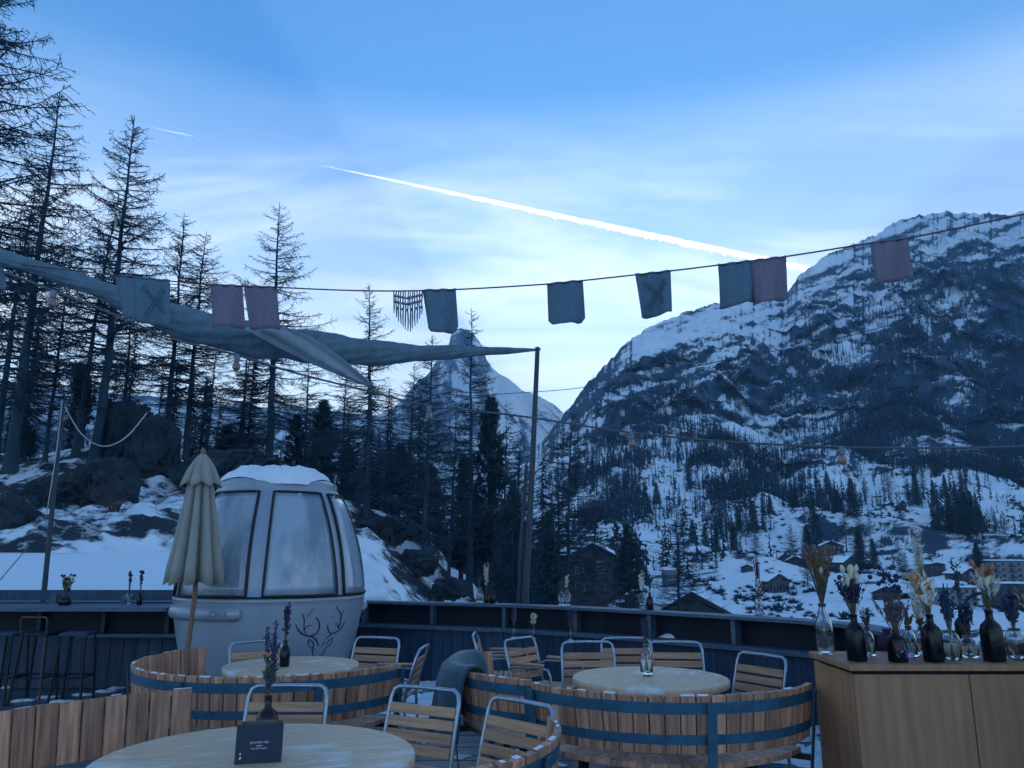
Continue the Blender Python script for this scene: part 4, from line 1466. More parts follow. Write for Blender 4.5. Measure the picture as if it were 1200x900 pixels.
def table(label, c, r, rz):
    t = root('round_table', (c[0], c[1], 0), rz)
    e = .006
    MB().lathe([(r - .03, .700), (r - .004, .703), (r, .709), (r, .744), (r - e, .75)], 64).put('tabletop', M['tabletop'], t)
    MB().lathe([(.045, .03), (.04, .69), (.13, .699)], 16).put('column', M['dark'], t)
    MB().lathe([(.27, 0), (.27, .015), (.05, .035)], 28).put('base', M['dark'], t)
    tag(t, label, 'table', 'round wooden terrace tables')


T1, T2, T3 = (-1.12, 3.65), (1.0, 5.90), (-1.78, 6.55)
table('big round wooden table in front carrying the navy menu box', T1, .69, .2)
table('round frosty wooden table behind the long barrel bench with a clear lavender bottle', T2, .56, 1.1)
table('round wooden table in front of the gondola cabin', T3, .535, .5)

# ================================================================== furniture: barrel stave benches
def bench(label, c, r, a0, a1, straps, seat=True, seed=1, pitch=.093):
    rnd = random.Random(seed)
    b = root('barrel_bench', (c[0], c[1], 0))
    n = max(2, int(round(math.radians(a1 - a0) * r / pitch)))
    me = MB().bbox((pitch - .010, .036, .325), .003).mesh('stave', M['stave'])
    seat_me = MB()
    w0, w1 = .086 * (r - .44) / r, .084
    seat_me.add([(-w0 / 2, -.20, -.015), (w0 / 2, -.20, -.015), (w1 / 2, .20, -.015), (-w1 / 2, .20, -.015), (-w0 / 2, -.20, .015), (w0 / 2, -.20, .015), (w1 / 2, .20, .015), (-w1 / 2, .20, .015)],
                [(3, 2, 1, 0), (4, 5, 6, 7), (0, 1, 5, 4), (1, 2, 6, 5), (2, 3, 7, 6), (3, 0, 4, 7)])
    seat_me = seat_me.mesh('seat_slat', M['stave'])
    lean = math.radians(7)
    for k in range(n):
        a = math.radians(a0) + (k + .5) / n * math.radians(a1 - a0)
        rr = r - .020
        put('stave', me, b, (rr * math.cos(a), rr * math.sin(a), .648 + rnd.uniform(-.004, .004)), Euler((lean * -1, 0, a - math.pi / 2)).to_matrix())
        if seat:
            rs_ = r - .285
            put('seat_slat', seat_me, b, (rs_ * math.cos(a), rs_ * math.sin(a), .40), (0, 0, a - math.pi / 2))

    def arc(rad, z0, z1, th, e0=0.0, e1=0.0, tilt=True):
        rows = []
        m = 48
        for zz in (z0, z1):
            row = []
            for k in range(m + 1):
                a = math.radians(a0 + e0) + k / m * math.radians(a1 - a0 - e0 + e1)
                rd = rad + ((zz - .55) * math.tan(lean) if tilt else 0)
                row.append((rd * math.cos(a), rd * math.sin(a), zz))
            rows.append(row)
        return MB().grid(rows, thick=th, smooth=False)
    arc(r - .012, .705, .772, -.006).put('upper_band', M['band'], b)
    arc(r - .012, .535, .592, -.006).put('lower_band', M['band'], b)
    arc(r - .44, .345, .382, -.03, tilt=False).put('seat_rail', M['band'], b)
    for s in straps:
        a = math.radians(s)
        ra, rb = r - .075 - .014, r + .013
        up = MB()
        pts = []
        for zz in (0.0, .02, .774):
            rd = r + .004 + (zz - .55) * math.tan(lean) + .004
            pts.append((rd * math.cos(a), rd * math.sin(a), zz))
        d = Vector((-math.sin(a), math.cos(a), 0)) * .028
        o = Vector((math.cos(a), math.sin(a), 0)) * .008
        P0, P1 = Vector(pts[0]), Vector(pts[2])
        up.add([P0 - d, P0 + d, P0 + d + o, P0 - d + o, P1 - d, P1 + d, P1 + d + o, P1 - d + o],
               [(3, 2, 1, 0), (4, 5, 6, 7), (0, 1, 5, 4), (1, 2, 6, 5), (2, 3, 7, 6), (3, 0, 4, 7)])
        up.put('upright', M['band'], b)
        q = Vector(((r - .40) * math.cos(a), (r - .40) * math.sin(a), 0))
        MB().box((0, 0, .172), (.05, .05, .345)).put('leg', M['dark'], b, q, (0, 0, a))
        MB().box((0, 0, 0), (.40, .03, .035)).put('seat_bearer', M['dark'], b, ((r - .22) * math.cos(a), (r - .22) * math.sin(a), .362), (0, 0, a))
    fr = MB()                                      # thin broken frost on the stave tops
    for k in range(n):
        if rnd.random() < .42:
            a = math.radians(a0) + (k + .5) / n * math.radians(a1 - a0)
            q = Vector((r * math.cos(a), r * math.sin(a), .8115))
            fr.box(q, (pitch * rnd.uniform(.25, .85), rnd.uniform(.010, .026), .004), (math.radians(-7), 0, a - math.pi / 2))
    setting(fr.put('frost', M['snow'], b), 'stuff')
    tag(b, label, 'bench', 'curved barrel stave benches')
    return b


bench('wide curved barrel bench seen from behind with a steel strap down its middle', (1.03, 5.88), 1.08, -146, -34, (-145, -83, -35), seed=2)
bench('curved barrel bench wrapping the table in front of the gondola cabin', (-1.88, 6.57), 1.08, 143, 341, (145, 200, 250, 300, 340), seed=3)
bench('curved barrel bench at the bottom left corner showing its inner staves', (-1.2, 3.6), 1.66, 118, 178, (119, 150, 177), seed=4, pitch=.122)
bench('curved barrel bench end at the bottom centre around the slanted chair', (-.80, 4.0), 1.02, -70, 12, (-69, -25, 11), seed=5)
bench('short curved barrel bench carrying the teal blanket', (.48, 6.25), .93, 135, 248, (137, 190, 247), seed=6)

# ================================================================== furniture: chairs
def make_chair(arms):
    c = root('terrace_chair', (0, 0, 0))
    w = .235
    def side(s):
        return [(s * .25, -.27, 0), (s * .245, -.235, .30), (s * .24, -.225, .44), (s * .238, -.262, .60), (s * .236, -.315, .78), (s * .222, -.330, .825), (s * .19, -.336, .842)]
    path = side(-1) + [(0, -.338, .845)] + list(reversed(side(1)))
    MB().tube(path, .0125, 8).put('back_frame', M['tubem'], c)
    for s in (-1, 1):
        arm = [(s * .238, -.262, .60), (s * .262, -.20, .63), (s * .272, .10, .645), (s * .272, .185, .63), (s * .268, .205, .585), (s * .258, .235, .30), (s * .255, .245, 0)]
        if arms:
            MB().tube(arm, .0115, 8).put('arm_frame', M['tubem'], c)
            MB().bbox((.045, .33, .022), .005).put('armrest', M['wood_x'], c, (s * .270, -.03, .664))
        else:
            MB().tube([(s * .243, .20, .425), (s * .250, .235, .40), (s * .255, .255, .20), (s * .258, .262, 0)], .0115, 8).put('leg', M['tubem'], c)
        MB().tube([(s * .24, -.225, .425), (s * .255, .225, .425)], .010, 6).put('seat_rail', M['tubem'], c)
    bs = MB().bbox((.455, .014, .056), .003).mesh('back_slat', M['wood_x'])
    for k in range(4):
        z = .525 + k * .068
        y = -.238 - (z - .50) * .285
        put('back_slat', bs, c, (0, y + .012, z), (math.radians(16), 0, 0))
    ss = MB().bbox((.485, .047, .018), .003).mesh('seat_slat', M['wood_x'])
    for k in range(8):
        put('seat_slat', ss, c, (0, -.19 + k * .058, .446))
    return c


chair_plain, chair_arms = make_chair(False), make_chair(True)
used = set()
CHG = 'slatted wood and tube terrace chairs'
chairs = [
    (300, 751.5, T3, 'slatted chair behind the gondola table, left of the lavender bottle'),
    (443, 747, (-1.75, 6.3), 'slatted chair at the gondola table in front of the dark railing'),
    (497, 758, (-3.0, 7.1), 'chair seen edge-on from the side between gondola table and railing'),
    (339, 803, (-1.35, 2.5), 'slatted chair facing us behind the navy menu box'),
    (500, 806, (-1.35, 3.2), 'slatted chair at the right of the front table, beside the hanging blanket'),
    (612, 822, (-1.2, 3.1), 'slanted slatted chair inside the bench end at the bottom centre'),
    (556, 742, (3.0, 8.0), 'chair turned sideways behind the blanket, seen at a steep angle'),
    (608, 748, (1.9, 6.2), 'chair angled to the right beside the blanket bench'),
    (688, 752, (.85, 5.0), 'slatted chair behind the frosty table, left of the clear lavender bottle'),
    (733, 747.5, (1.2, 5.0), 'slatted chair standing behind the others by the railing, partly hidden by the lavender'),
    (791, 752, (1.25, 5.0), 'slatted chair behind the frosty table, right of the clear lavender bottle'),
    (893, 767, (.6, 5.5), 'tilted slatted chair at the right end of the wide barrel bench'),
]
for i, (u, v, tgt, label) in enumerate(chairs):
    src = chair_arms if i in (2, 6, 7) else chair_plain
    ch = copy_tree(src) if src.name in used else src
    used.add(src.name)
    P = on(u, v, .845)
    f = Vector((tgt[0] - P.x, tgt[1] - P.y, 0)).normalized()
    ch.location = (P.x + f.x * .335, P.y + f.y * .335, 0)
    ch.rotation_euler = (0, 0, math.atan2(f.y, f.x) - math.pi / 2)
    tag(ch, label, 'chair', CHG)

# ================================================================== old gondola cabin
GC = Vector((-2.81, 9.30, 0))
gond = root('gondola_cabin', GC, math.atan2(2.81, 9.30))
tag(gond, 'rounded silver gondola cabin with dull windows, antler emblem and snowy roof', 'gondola')
GPROF = [(.08, .66), (.14, .76), (.25, .84), (.45, .925), (.70, .99), (.95, 1.04), (1.08, 1.058), (1.125, 1.062), (1.13, 1.068), (1.155, 1.068), (1.16, 1.056), (1.30, 1.043),
         (1.50, 1.012), (1.70, .968), (1.88, .915), (2.05, .852), (2.20, .785), (2.32, .720), (2.38, .680), (2.40, .690), (2.43, .680), (2.47, .60), (2.50, .45), (2.51, .02)]


def grad(z):
    return float(np.interp(z, [p[0] for p in GPROF], [p[1] for p in GPROF]))


def gpt(a, z, off=0.0):
    """point on the cabin skin: a degrees round from the side that faces the terrace"""
    r = grad(z) + off
    w = math.radians(a)
    return Vector((r * math.sin(w), -r * math.cos(w), z))


MB().lathe([(r, z) for z, r in GPROF], 72, caps=False).put('shell', M['cabin'], gond)
MB().lathe([(.45, 0), (.45, .085)], 24).put('plinth', M['dark'], gond)
wins = [(-64, -14), (-5, 40), (46, 94), (103, 150), (159, 205), (214, 287)]
for wi, (a0, a1) in enumerate(wins):
    z0, z1 = 1.19, 2.30
    rows, m, n = [], 12, 10
    for i in range(m + 1):
        z = z0 + (z1 - z0) * i / m
        inset = 1.5 * (i / m)                       # windows narrow a little towards the roof
        row = []
        for j in range(n + 1):
            a = a0 + inset + (a1 - a0 - 2 * inset) * j / n
            row.append(gpt(a, z, .014))
        rows.append(row)
    w = MB().grid(rows, thick=-.01, flip=False).put('window', M['pane'], gond)
    ring = [rows[0][j] for j in range(n + 1)] + [rows[i][n] for i in range(1, m + 1)] + [rows[m][j] for j in range(n - 1, -1, -1)] + [rows[i][0] for i in range(m - 1, 0, -1)]
    MB().tube(ring, .021, 6, closed=True, flat=.7).put('gasket', M['gasket'], w)
    for j in ((2,) if wi != 1 else (5,)):           # wiper stubs at the top of the panes
        MB().box(Vector(rows[m][j]) * 1.0 + Vector((0, 0, -.03)), (.03, .02, .07)).put('latch', M['tubem'], w)
MB().lathe([(1.068, 1.165), (1.074, 1.170), (1.074, 1.182), (1.055, 1.186)], 72, caps=False).put('belt_seam', M['gasket'], gond)


def bumper(a0, a1):
    pts = [gpt(a0 + (a1 - a0) * k / 24, 1.015, .012) for k in range(25)]
    rr = [.045 if k in (0, 24) else (.070 if k in (1, 23) else .075) for k in range(25)]
    return MB().tube(pts, rr, 12).put('bumper', M['cabin'], gond)


bp = bumper(-72, -16)
bumper(92, 160)
bumper(170, 255)


def text_mesh(body, size, material, extrude=.002, align='CENTER'):
    cu = bpy.data.curves.new('lettering', 'FONT')
    cu.body, cu.size, cu.extrude, cu.align_x, cu.align_y = body, size, extrude, align, 'CENTER'
    o = bpy.data.objects.new('lettering', cu)
    COL.objects.link(o)
    dg = bpy.context.evaluated_depsgraph_get()
    me = bpy.data.meshes.new_from_object(o.evaluated_get(dg))
    bpy.data.objects.remove(o)
    me.materials.clear()
    me.materials.append(material)
    return me


a_t = -27
tp = gpt(a_t, 1.015, .087)
put('lettering', text_mesh('CWA', .085, M['frame']), bp, tp, Euler((math.pi / 2, 0, math.radians(a_t))).to_matrix())


def ghit(u, v):
    d = Vector(ray(u, v))
    o = Vector((0, 0, EYE))
    t = 7.0
    while t < 11:
        p = o + d * t - GC
        if math.hypot(p.x, p.y) < grad(p.z):
            break
        t += .004
    q = Vector((p.x, p.y, 0)).normalized()
    loc = p + q * .005
    return Matrix.Rotation(-gond.rotation_euler.z, 3, 'Z') @ loc


strokes = [  # deer antlers and eyes, brush strokes (x, y, weight)
    [(200, 378, 5), (210, 420, 9), (240, 470, 11), (285, 510, 12), (330, 535, 12), (390, 545, 12), (440, 538, 12), (490, 505, 11), (522, 455, 11), (535, 395, 11), (520, 335, 10), (485, 282, 8)],
    [(330, 535, 9), (420, 555, 11), (470, 580, 12), (500, 625, 11), (512, 685, 5)],
    [(285, 230, 6), (308, 275, 10), (318, 330, 9), (312, 390, 7), (312, 440, 8), (325, 490, 8), (345, 520, 8)],
    [(455, 158, 4), (400, 220, 6), (350, 275, 5)], [(312, 455, 6), (340, 420, 8), (370, 395, 7), (425, 390, 5)],
    [(762, 132, 6), (800, 185, 8), (835, 240, 10), (830, 310, 9), (818, 380, 9), (795, 440, 9)], [(875, 180, 4), (850, 220, 6), (835, 260, 6)],
    [(885, 330, 4), (860, 400, 8), (815, 455, 10), (760, 490, 10), (700, 515, 10), (665, 490, 9), (645, 440, 8), (648, 385, 5)],
    [(745, 358, 5), (775, 362, 7), (795, 395, 7), (790, 440, 7)], [(700, 515, 8), (650, 555, 7), (615, 590, 5)], [(600, 615, 4), (570, 680, 5)],
    [(378, 592, 8), (420, 605, 8), (448, 650, 8), (440, 705, 8), (415, 715, 7), (375, 675, 8), (365, 640, 8), (378, 592, 8)], [(440, 705, 6), (480, 745, 5)], [(430, 720, 8), (432, 780, 8), (445, 828, 7)],
    [(712, 568, 5), (660, 605, 7), (625, 660, 6)], [(712, 568, 5), (700, 640, 6), (650, 690, 6), (605, 720, 6), (590, 770, 6), (550, 825, 6)], [(85, 328, 4), (125, 308, 5)], [(705, 262, 6), (718, 275, 4)],
]
em = MB()
for st in strokes:
    fine = []
    for (p, q) in zip(st[:-1], st[1:]):
        for k in range(3):
            f = k / 3
            fine.append(tuple(p[i] + (q[i] - p[i]) * f for i in range(3)))
    fine.append(st[-1])
    P = [ghit(330 + x / 12, 700 + y / 12) for x, y, w_ in fine]
    em.tube(P, [max(w_, 4) / 12 / FPX * 8.4 * .85 for x, y, w_ in fine], 6, flat=.9)
em.put('antler_emblem', M['decal'], gond)
# roof snow
rows = []
for i in range(13):
    f = i / 12
    row = []
    for j in range(57):
        a = 2 * math.pi * j / 56
        lump = float(fbm(math.cos(a) * 1.6 + 4, math.sin(a) * 1.6 + f * 2, 4, 9))
        R_ = .655 * f * (1 + .10 * math.sin(3 * a + 1) * f + .06 * lump)
        x, y = R_ * math.sin(a), -R_ * math.cos(a)
        h = .105 * (1 + .55 * float(fbm(x * 3.2 + 7, y * 3.2, 4, 3)) + .35 * (y > 0)) * (1 - f ** 5)
        zz = np.interp(R_, [0, .45, .60, .68, .72], [2.51, 2.50, 2.47, 2.43, 2.38])
        row.append((x, y, float(zz) + .012 + max(h, 0)))
    rows.append(row)
MB().grid(rows).put('roof_snow', M['snow'], gond)
MB().tube([(0, -.25, 2.48), (0.0, -.25, 2.86)], .010, 6).put('antenna', M['dark'], gond)
MB().tube([gpt(62, 2.40, .02), gpt(62, 2.40, .02) + Vector((.02, -.0, .14))], .012, 6).put('hanger_stub', M['frame'], gond)

# ================================================================== closed parasol
px0 = at(229, 690, 8.0)
par = root('closed_parasol', (px0.x, 8.0, 0))
tag(par, 'closed taupe parasol on a wooden pole in front of the gondola cabin', 'parasol')
tipz = at(238, 531, 8.0).z
lean = (at(238, 531, 8.0).x - px0.x) / (tipz - .9)
MB().tube([(-.06, 0, .02), (0, 0, 1.2), (lean * (tipz - .9), 0, tipz - .02)], .024, 10).put('pole', M['pole'], par)
MB().lathe([(.28, 0), (.28, .05), (.05, .08), (.04, .3)], 20, (-.06, 0, 0)).put('base', M['dark'], par)


def folds(zs, rs, nf, depth, seed, cx):
    rnd = random.Random(seed)
    ph = [rnd.uniform(-.25, .25) for _ in range(nf)]
    am = [rnd.uniform(.6, 1.25) for _ in range(nf)]
    rows = []
    N_ = nf * 12
    for i, (z, r) in enumerate(zip(zs, rs)):
        f = i / (len(zs) - 1)
        row = []
        for j in range(N_ + 1):
            a = 2 * math.pi * (j % N_) / N_
            k = (j % N_) // 12
            s = math.cos(a * nf + ph[k] * f)
            cr_ = max(0.0, (-s - .1) / .9) ** 1.6
            rr = r * (1 + .10 * max(s, 0) - 2.1 * depth * (.45 + .55 * f) * am[k] * cr_)
            dz = -.02 * f * s if i == len(zs) - 1 else 0
            row.append((cx(z) + rr * math.cos(a), rr * math.sin(a), z + dz))
        rows.append(row)
    return MB().grid(rows, thick=.004)


zb = at(229, 683, 8.0).z
cxf = lambda z: lean * (z - .9)
zs = [tipz - .03, tipz - .12, tipz - .30, tipz - .50, tipz - .75, tipz - 1.0, (zb + tipz - 1.0) / 2, zb]
canopy = folds(zs, [.030, .068, .118, .145, .185, .222, .252, .272], 9, .30, 4, cxf).put('canopy', M['canvas'], par)
folds([tipz - .01, tipz - .06, tipz - .16, tipz - .28, tipz - .335], [.028, .070, .130, .178, .200], 8, .17, 7, cxf).put('vent_cap', M['canvas'], canopy)
MB().lathe([(.022, tipz - .02), (.028, tipz + .01), (.026, tipz + .03), (.012, tipz + .05)], 10, (cxf(tipz), 0, 0)).put('finial', M['pole'], par)

# ================================================================== masts, rolled sail, cords and cables
PY = 11.25
pt, pb = at(630, 407, PY), at(615, 705, PY)
mast = root('sail_mast', (pb.x, PY, 0))
tag(mast, 'tall dark wooden mast behind the railing holding the rolled sail', 'mast')
MB().tube([(0, 0, -.6), (0, 0, 1.0), ((pt.x - pb.x) * .5, 0, 2.6), (pt.x - pb.x, 0, pt.z)], [.062, .055, .042, .034], 12).put('post', M['mast'], mast)
MB().tube([(-.13, .05, -.6), (-.06, .03, 1.6), (.03, .01, 2.9)], [.036, .030, .022], 8).put('brace', M['mast'], mast)
MB().tube([(pt.x - pb.x - .05, 0, pt.z - .03), (pt.x - pb.x + .05, 0, pt.z - .03)], .018, 6).put('hook', M['tubem'], mast)

p2t, p2b = at(74, 468, 11.6), at(52, 693, 11.6)
mast2 = root('rope_pole', (p2b.x, 11.6, 0))
tag(mast2, 'thin dark pole behind the bar counter with a white rope at its top', 'pole')
d2 = (p2t.x - p2b.x) / (p2t.z - p2b.z)
MB().tube([(-d2 * p2b.z, 0, -.2), (d2 * (p2t.z - p2b.z), 0, p2t.z)], [.042, .030], 10).put('post', M['mast'], mast2)


def spline(pts, n=8):
    P = [Vector(p) for p in pts]
    out = []
    for i in range(len(P) - 1):
        p0, p1, p2, p3 = P[max(i - 1, 0)], P[i], P[i + 1], P[min(i + 2, len(P) - 1)]
        for k in range(n):
            t = k / n
            out.append(.5 * ((2 * p1) + (p2 - p0) * t + (2 * p0 - 5 * p1 + 4 * p2 - p3) * t * t + (3 * p1 - p0 - 3 * p2 + p3) * t ** 3))
    return out + [P[-1]]


tag(MB().tube(spline([at(73, 469, 11.58), at(82, 488, 11.7), at(98, 511, 11.9), at(122, 523, 12.3), at(148, 512, 12.8), at(172, 484, 13.3)]), .010, 6).put('rope', M['rope']),
    'white rope sagging in a loop from the thin pole towards the rocks', 'rope')
tag(MB().tube(spline([at(73, 469, 11.55), at(66, 530, 11.55), at(54, 606, 11.55)]), .008, 5).put('rope', M['rope']), 'thin white cord hanging straight down beside the pole', 'rope')
tag(MB().tube([at(-30, 715, 11.0), at(34, 640, 13.0)], .009, 5).put('guy_wire', M['cable']), 'thin dark guy wire crossing the snowy roof at the left edge', 'wire')

# the rolled sail, twisted and sagging, from beyond the left edge to the mast
sail = root('rolled_sail', at(200, 372, 8.0))
tag(sail, 'long grey sail cloth rolled and twisted, hung across the trees to the mast', 'sail')
SO = Vector(sail.location)
ctr = [((-60, 276), 6.9, 7), ((0, 300), 7.1, 8), ((50, 316), 7.3, 8.6), ((100, 333), 7.5, 9.5), ((140, 349), 7.65, 11.5), ((190, 370), 7.9, 16), ((240, 386), 8.1, 18), ((300, 398), 8.4, 19),
       ((350, 405), 8.8, 18), ((400, 411), 9.2, 17), ((450, 414), 9.6, 13), ((500, 414), 10.0, 9), ((550, 412), 10.4, 6.5), ((600, 411), 10.9, 3.2), ((628, 410), 11.2, 1.5)]
cp = spline([at(u, v, y) for (u, v), y, r in ctr], 14)
rads = np.interp(np.linspace(0, len(ctr) - 1, len(cp)), range(len(ctr)), [r / FPX * y * 1.04 for _, y, r in ctr])
rows = []
nn = 44
for i, p in enumerate(cp):
    row = []
    tw = i * .115
    for j in range(nn + 1):
        a = 2 * math.pi * j / nn
        k = 1 + .10 * math.sin(2 * a + tw * 2.6) + .09 * abs(math.sin(3 * a + tw * 3.3)) + .06 * math.sin(9 * a + tw * 4 + math.sin(tw)) - .05
        r_ = rads[i] * k
        row.append(p - SO + Vector((r_ * math.sin(a) * .25, r_ * math.cos(a) * .9, r_ * math.sin(a))))
    rows.append(row)
MB().grid(rows).put('cloth_roll', M['sail'], sail)
# loose flap hanging out of the roll
flap = []
for i in range(15):
    f = i / 14
    a = at(283 + (430 - 283) * f, 384 + (452 - 384) * f ** 1.05 + 9 * math.sin(math.pi * f) * .55, 8.0 + f * .9)
    b = at(352 + (443 - 352) * f, 388 + (457 - 388) * f ** 1.25, 8.3 + f * .75)
    row = []
    for j in range(9):
        g = j / 8
        q = a.lerp(b, g) + Vector((0, .04 * math.sin(g * 9 + f * 2), .02 * math.sin(g * 12) * (1 - f)))
        row.append(q - SO)
    flap.append(row)
MB().grid(flap, thick=.004).put('loose_flap', M['sail_lt'], sail)

# bunting cord with cloth flags
BC = [(-60, 298), (0, 307), (130, 322), (240, 333), (330, 337), (400, 340), (465, 341), (540, 339), (640, 333), (690, 328), (790, 317), (870, 307), (925, 300), (1020, 285), (1070, 278), (1200, 251), (1290, 232)]


def bunt_y(u):
    return 7.3 - (u + 60) / 1350 * 2.1


cord_path = spline([at(u, v, bunt_y(u)) for u, v in BC], 6)
tag(MB().tube(cord_path, .0065, 6).put('bunting_line', M['redrope']), 'dark reddish cord stretched across the sky carrying the cloth flags', 'cord')


def cord_v(u):
    return float(np.interp(u, *zip(*BC)))


def flag(label, u0, u1, vb0, vb1, material, cross=False, seed=0, y_off=0.0, round_=0.0):
    """cloth hanging from the cord between bearings u0 and u1, bottom corners at vb0, vb1"""
    rnd = random.Random(seed)
    y0, y1 = bunt_y(u0) + y_off, bunt_y(u1) + y_off
    A, B = at(u0, cord_v(u0), y0), at(u1, cord_v(u1), y1)
    sk = rnd.uniform(.0, .02)
    C, D = at(u0 + (u1 - u0) * .05 + 6 * rnd.uniform(-.2, 1), vb0, y0 + .02), at(u1 + 5 * rnd.uniform(0.1, 1), vb1, y1 + .03)
    o = Vector(A)
    rows = []
    m, n = 10, 10
    ph = rnd.uniform(0, 6)
    for i in range(m + 1):
        f = i / m
        row = []
        for j in range(n + 1):
            g = j / n
            p = A.lerp(B, g).lerp(C.lerp(D, g), f)
            e = abs(g - .5) * 2
            p += Vector((0, .040 * math.sin(g * 6 + ph + f * 1.5) * f + .012 * math.sin(g * 15 + ph + f), round_ * f * max(0, e - .75) * .2))
            row.append(p - o)
        rows.append(row)
    fl = root('bunting_flag', o)
    MB().grid(rows, thick=.003).put('cloth', material, fl)
    MB().tube([r_ for r_ in [rows[0][j] for j in range(n + 1)]], .009, 6).put('hem', material, fl)
    if cross:
        for (p, q) in (((.18, .22), (.82, .80)), ((.24, .18), (.88, .76)), ((.80, .18), (.22, .82)), ((.86, .24), (.28, .88))):
            def pos(g, f):
                return Vector(A).lerp(B, g).lerp(C.lerp(D, g), f) - o + Vector((0, -.012, 0))
            MB().tube([pos(p[0] + (q[0] - p[0]) * k / 6, p[1] + (q[1] - p[1]) * k / 6) for k in range(7)], .0035, 5).put('stitching', M['stitch'], fl)
    tag(fl, label, 'flag', 'cloth flags on the cord')
    return fl


flag('narrow strip of a grey flag cut off by the left picture edge', -40, 3, 340, 338, M['flag_g'], seed=1)
flag('left one of the two overlapping grey flags before the larches', 134, 172, 372, 377, M['flag_g'], seed=2)
flag('grey flag with a faint stitched cross overlapping its left neighbour', 158, 199, 378, 382, M['flag_g'], True, 3, -.02)
flag('dusty rose flag at the left of the rose pair', 246, 284, 382, 384, M['flag_p'], seed=4)
flag('dusty rose flag at the right of the rose pair', 286, 324, 385, 386, M['flag_p'], seed=5)
flag('plain grey flag with rounded corners beside the fringed macrame', 495, 534, 391, 389, M['flag_g'], seed=6, round_=1)
flag('plain grey flag hanging alone above the mast', 641, 683, 381, 378, M['flag_g'], seed=7, round_=1)
flag('grey flag with a dark stitched cross beside the big mountain', 744, 786, 374, 366, M['flag_g'], True, 8)
flag('plain grey flag touching the rose flag before the mountain ridge', 841, 882, 361, 354, M['flag_g'], seed=9)
flag('dusty rose flag touching the grey flag before the mountain ridge', 880, 921, 357, 350, M['flag_p'], seed=10, y_off=-.02)
flag('dusty rose flag furthest to the right in front of the mountain top', 1020, 1064, 334, 325, M['flag_p'], seed=11)

# macrame hanging
mo = at(460, cord_v(460), bunt_y(478))
mac = root('macrame_fringe', mo)
rnd = random.Random(5)
for k in range(13):
    u = 461.5 + k * 2.75
    ln = [367, 372, 377, 380, 383, 386, 388, 389, 385, 382, 379, 374, 368][k]
    p = [at(u + rnd.uniform(-.5, .5), cord_v(u) + (ln - cord_v(u)) * f, bunt_y(u)) - mo for f in (0, .25, .5, .75, 1)]
    MB().tube(p, [.0055, .0065, .0065, .007, .004], 5).put('strand', M['flag_g'], mac)
for k in range(12):
    u = 463 + k * 2.75
    for q in range(2 + (k % 2)):
        c = at(u, cord_v(u) + 5 + q * 7 + abs(k - 5.5) * -.6 + 4, bunt_y(u)) - mo
        MB().lathe([(.0015, -.014), (.011, 0), (.0015, .014)], 6, c, caps=False).put('knot', M['flag_g'], mac)
tag(mac, 'fringed dark grey macrame hanging on the cord before the sky', 'macrame')

# festoon cable with bulbs
FC = [(-60, 300), (0, 317), (63, 341), (130, 367), (200, 396), (277, 416), (350, 438), (430, 458), (503, 476), (560, 482), (620, 489), (740, 507), (860, 518), (985, 524), (1100, 525), (1200, 523), (1300, 519)]


def fest_y(u):
    return 6.0 + 2.2 * math.exp(-((u - 600) / 420) ** 2)


tag(MB().tube(spline([at(u, v, fest_y(u)) for u, v in FC], 6), .011, 6).put('festoon_cable', M['cable']), 'grey cable with hanging bulbs sagging across the whole picture', 'cable')
for (u, v, label) in [(63, 341, 'festoon bulb at the left among the larch trunks'), (278, 416, 'festoon bulb below the rose flags beside the loose sail flap'), (503, 476, 'festoon bulb in front of the larch left of the peak'),
                      (740, 507, 'festoon bulb in front of the lower mountain nearest the mast'), (986, 524, 'festoon bulb furthest right before the dark cliffs')]:
    y = fest_y(u)
    q = at(u, v, y)
    k = y / 6.5
    b = root('festoon_bulb', q)
    b.scale = (.85,) * 3
    MB().lathe([(.010, .012), (.026, .006), (.030, -.01), (.034, -.075), (.028, -.082)], 14).put('socket', M['lampcap'], b)
    MB().lathe([(.022, -.080), (.030, -.095), (.043, -.125), (.046, -.145), (.038, -.170), (.020, -.186), (.002, -.190)], 14, caps=False).put('bulb', M['bulb'], b)
    tag(b, label, 'bulb', 'bulbs on the festoon cable')

tag(MB().tube(spline([at(520, 466, 12), at(600, 461, 12), at(677, 455, 12), at(760, 441, 11), at(860, 420, 10), at(960, 402, 9), at(1020, 387, 8.5), at(1110, 363, 8), at(1200, 338, 7.5), at(1280, 312, 7)], 6), .006, 5).put('thin_cable', M['cable']),
    'thin wire rising across the big mountain towards the upper right edge', 'cable')

# ================================================================== blanket over the bench end
bl = []
bc, br = Vector((.48, 6.25, 0)), .93
for i in range(25):
    f = i / 24
    a = math.radians(148 + 68 * f)
    row = []
    prof = [(-.16, .50), (-.145, .62), (-.115, .74), (-.075, .812), (-.03, .833), (.03, .828), (.07, .79), (.095, .70), (.11, .58), (.125, .45), (.14, .36), (.15, .32)]
    for j, (dr, z) in enumerate(prof):
        g = j / (len(prof) - 1)
        fold = .034 * math.sin(f * 17 + 1.2 * math.sin(g * 3)) * (max(0, g - .45) * 2.2) + .012 * math.sin(f * 9 + g * 5)
        hang = .05 * math.sin(f * 5.5) * max(0, g - .6) * 2
        r_ = br + dr + fold + (.02 * math.sin(f * 31) * max(0, g - .5))
        row.append((bc.x + r_ * math.cos(a), bc.y + r_ * math.sin(a), z - hang + .012 * math.sin(f * 7)))
    bl.append(row)
ob = MB().grid(bl, thick=.014).put('blanket', M['blanket'])
tag(ob, 'dark teal blanket draped over the barrel bench end', 'blanket')

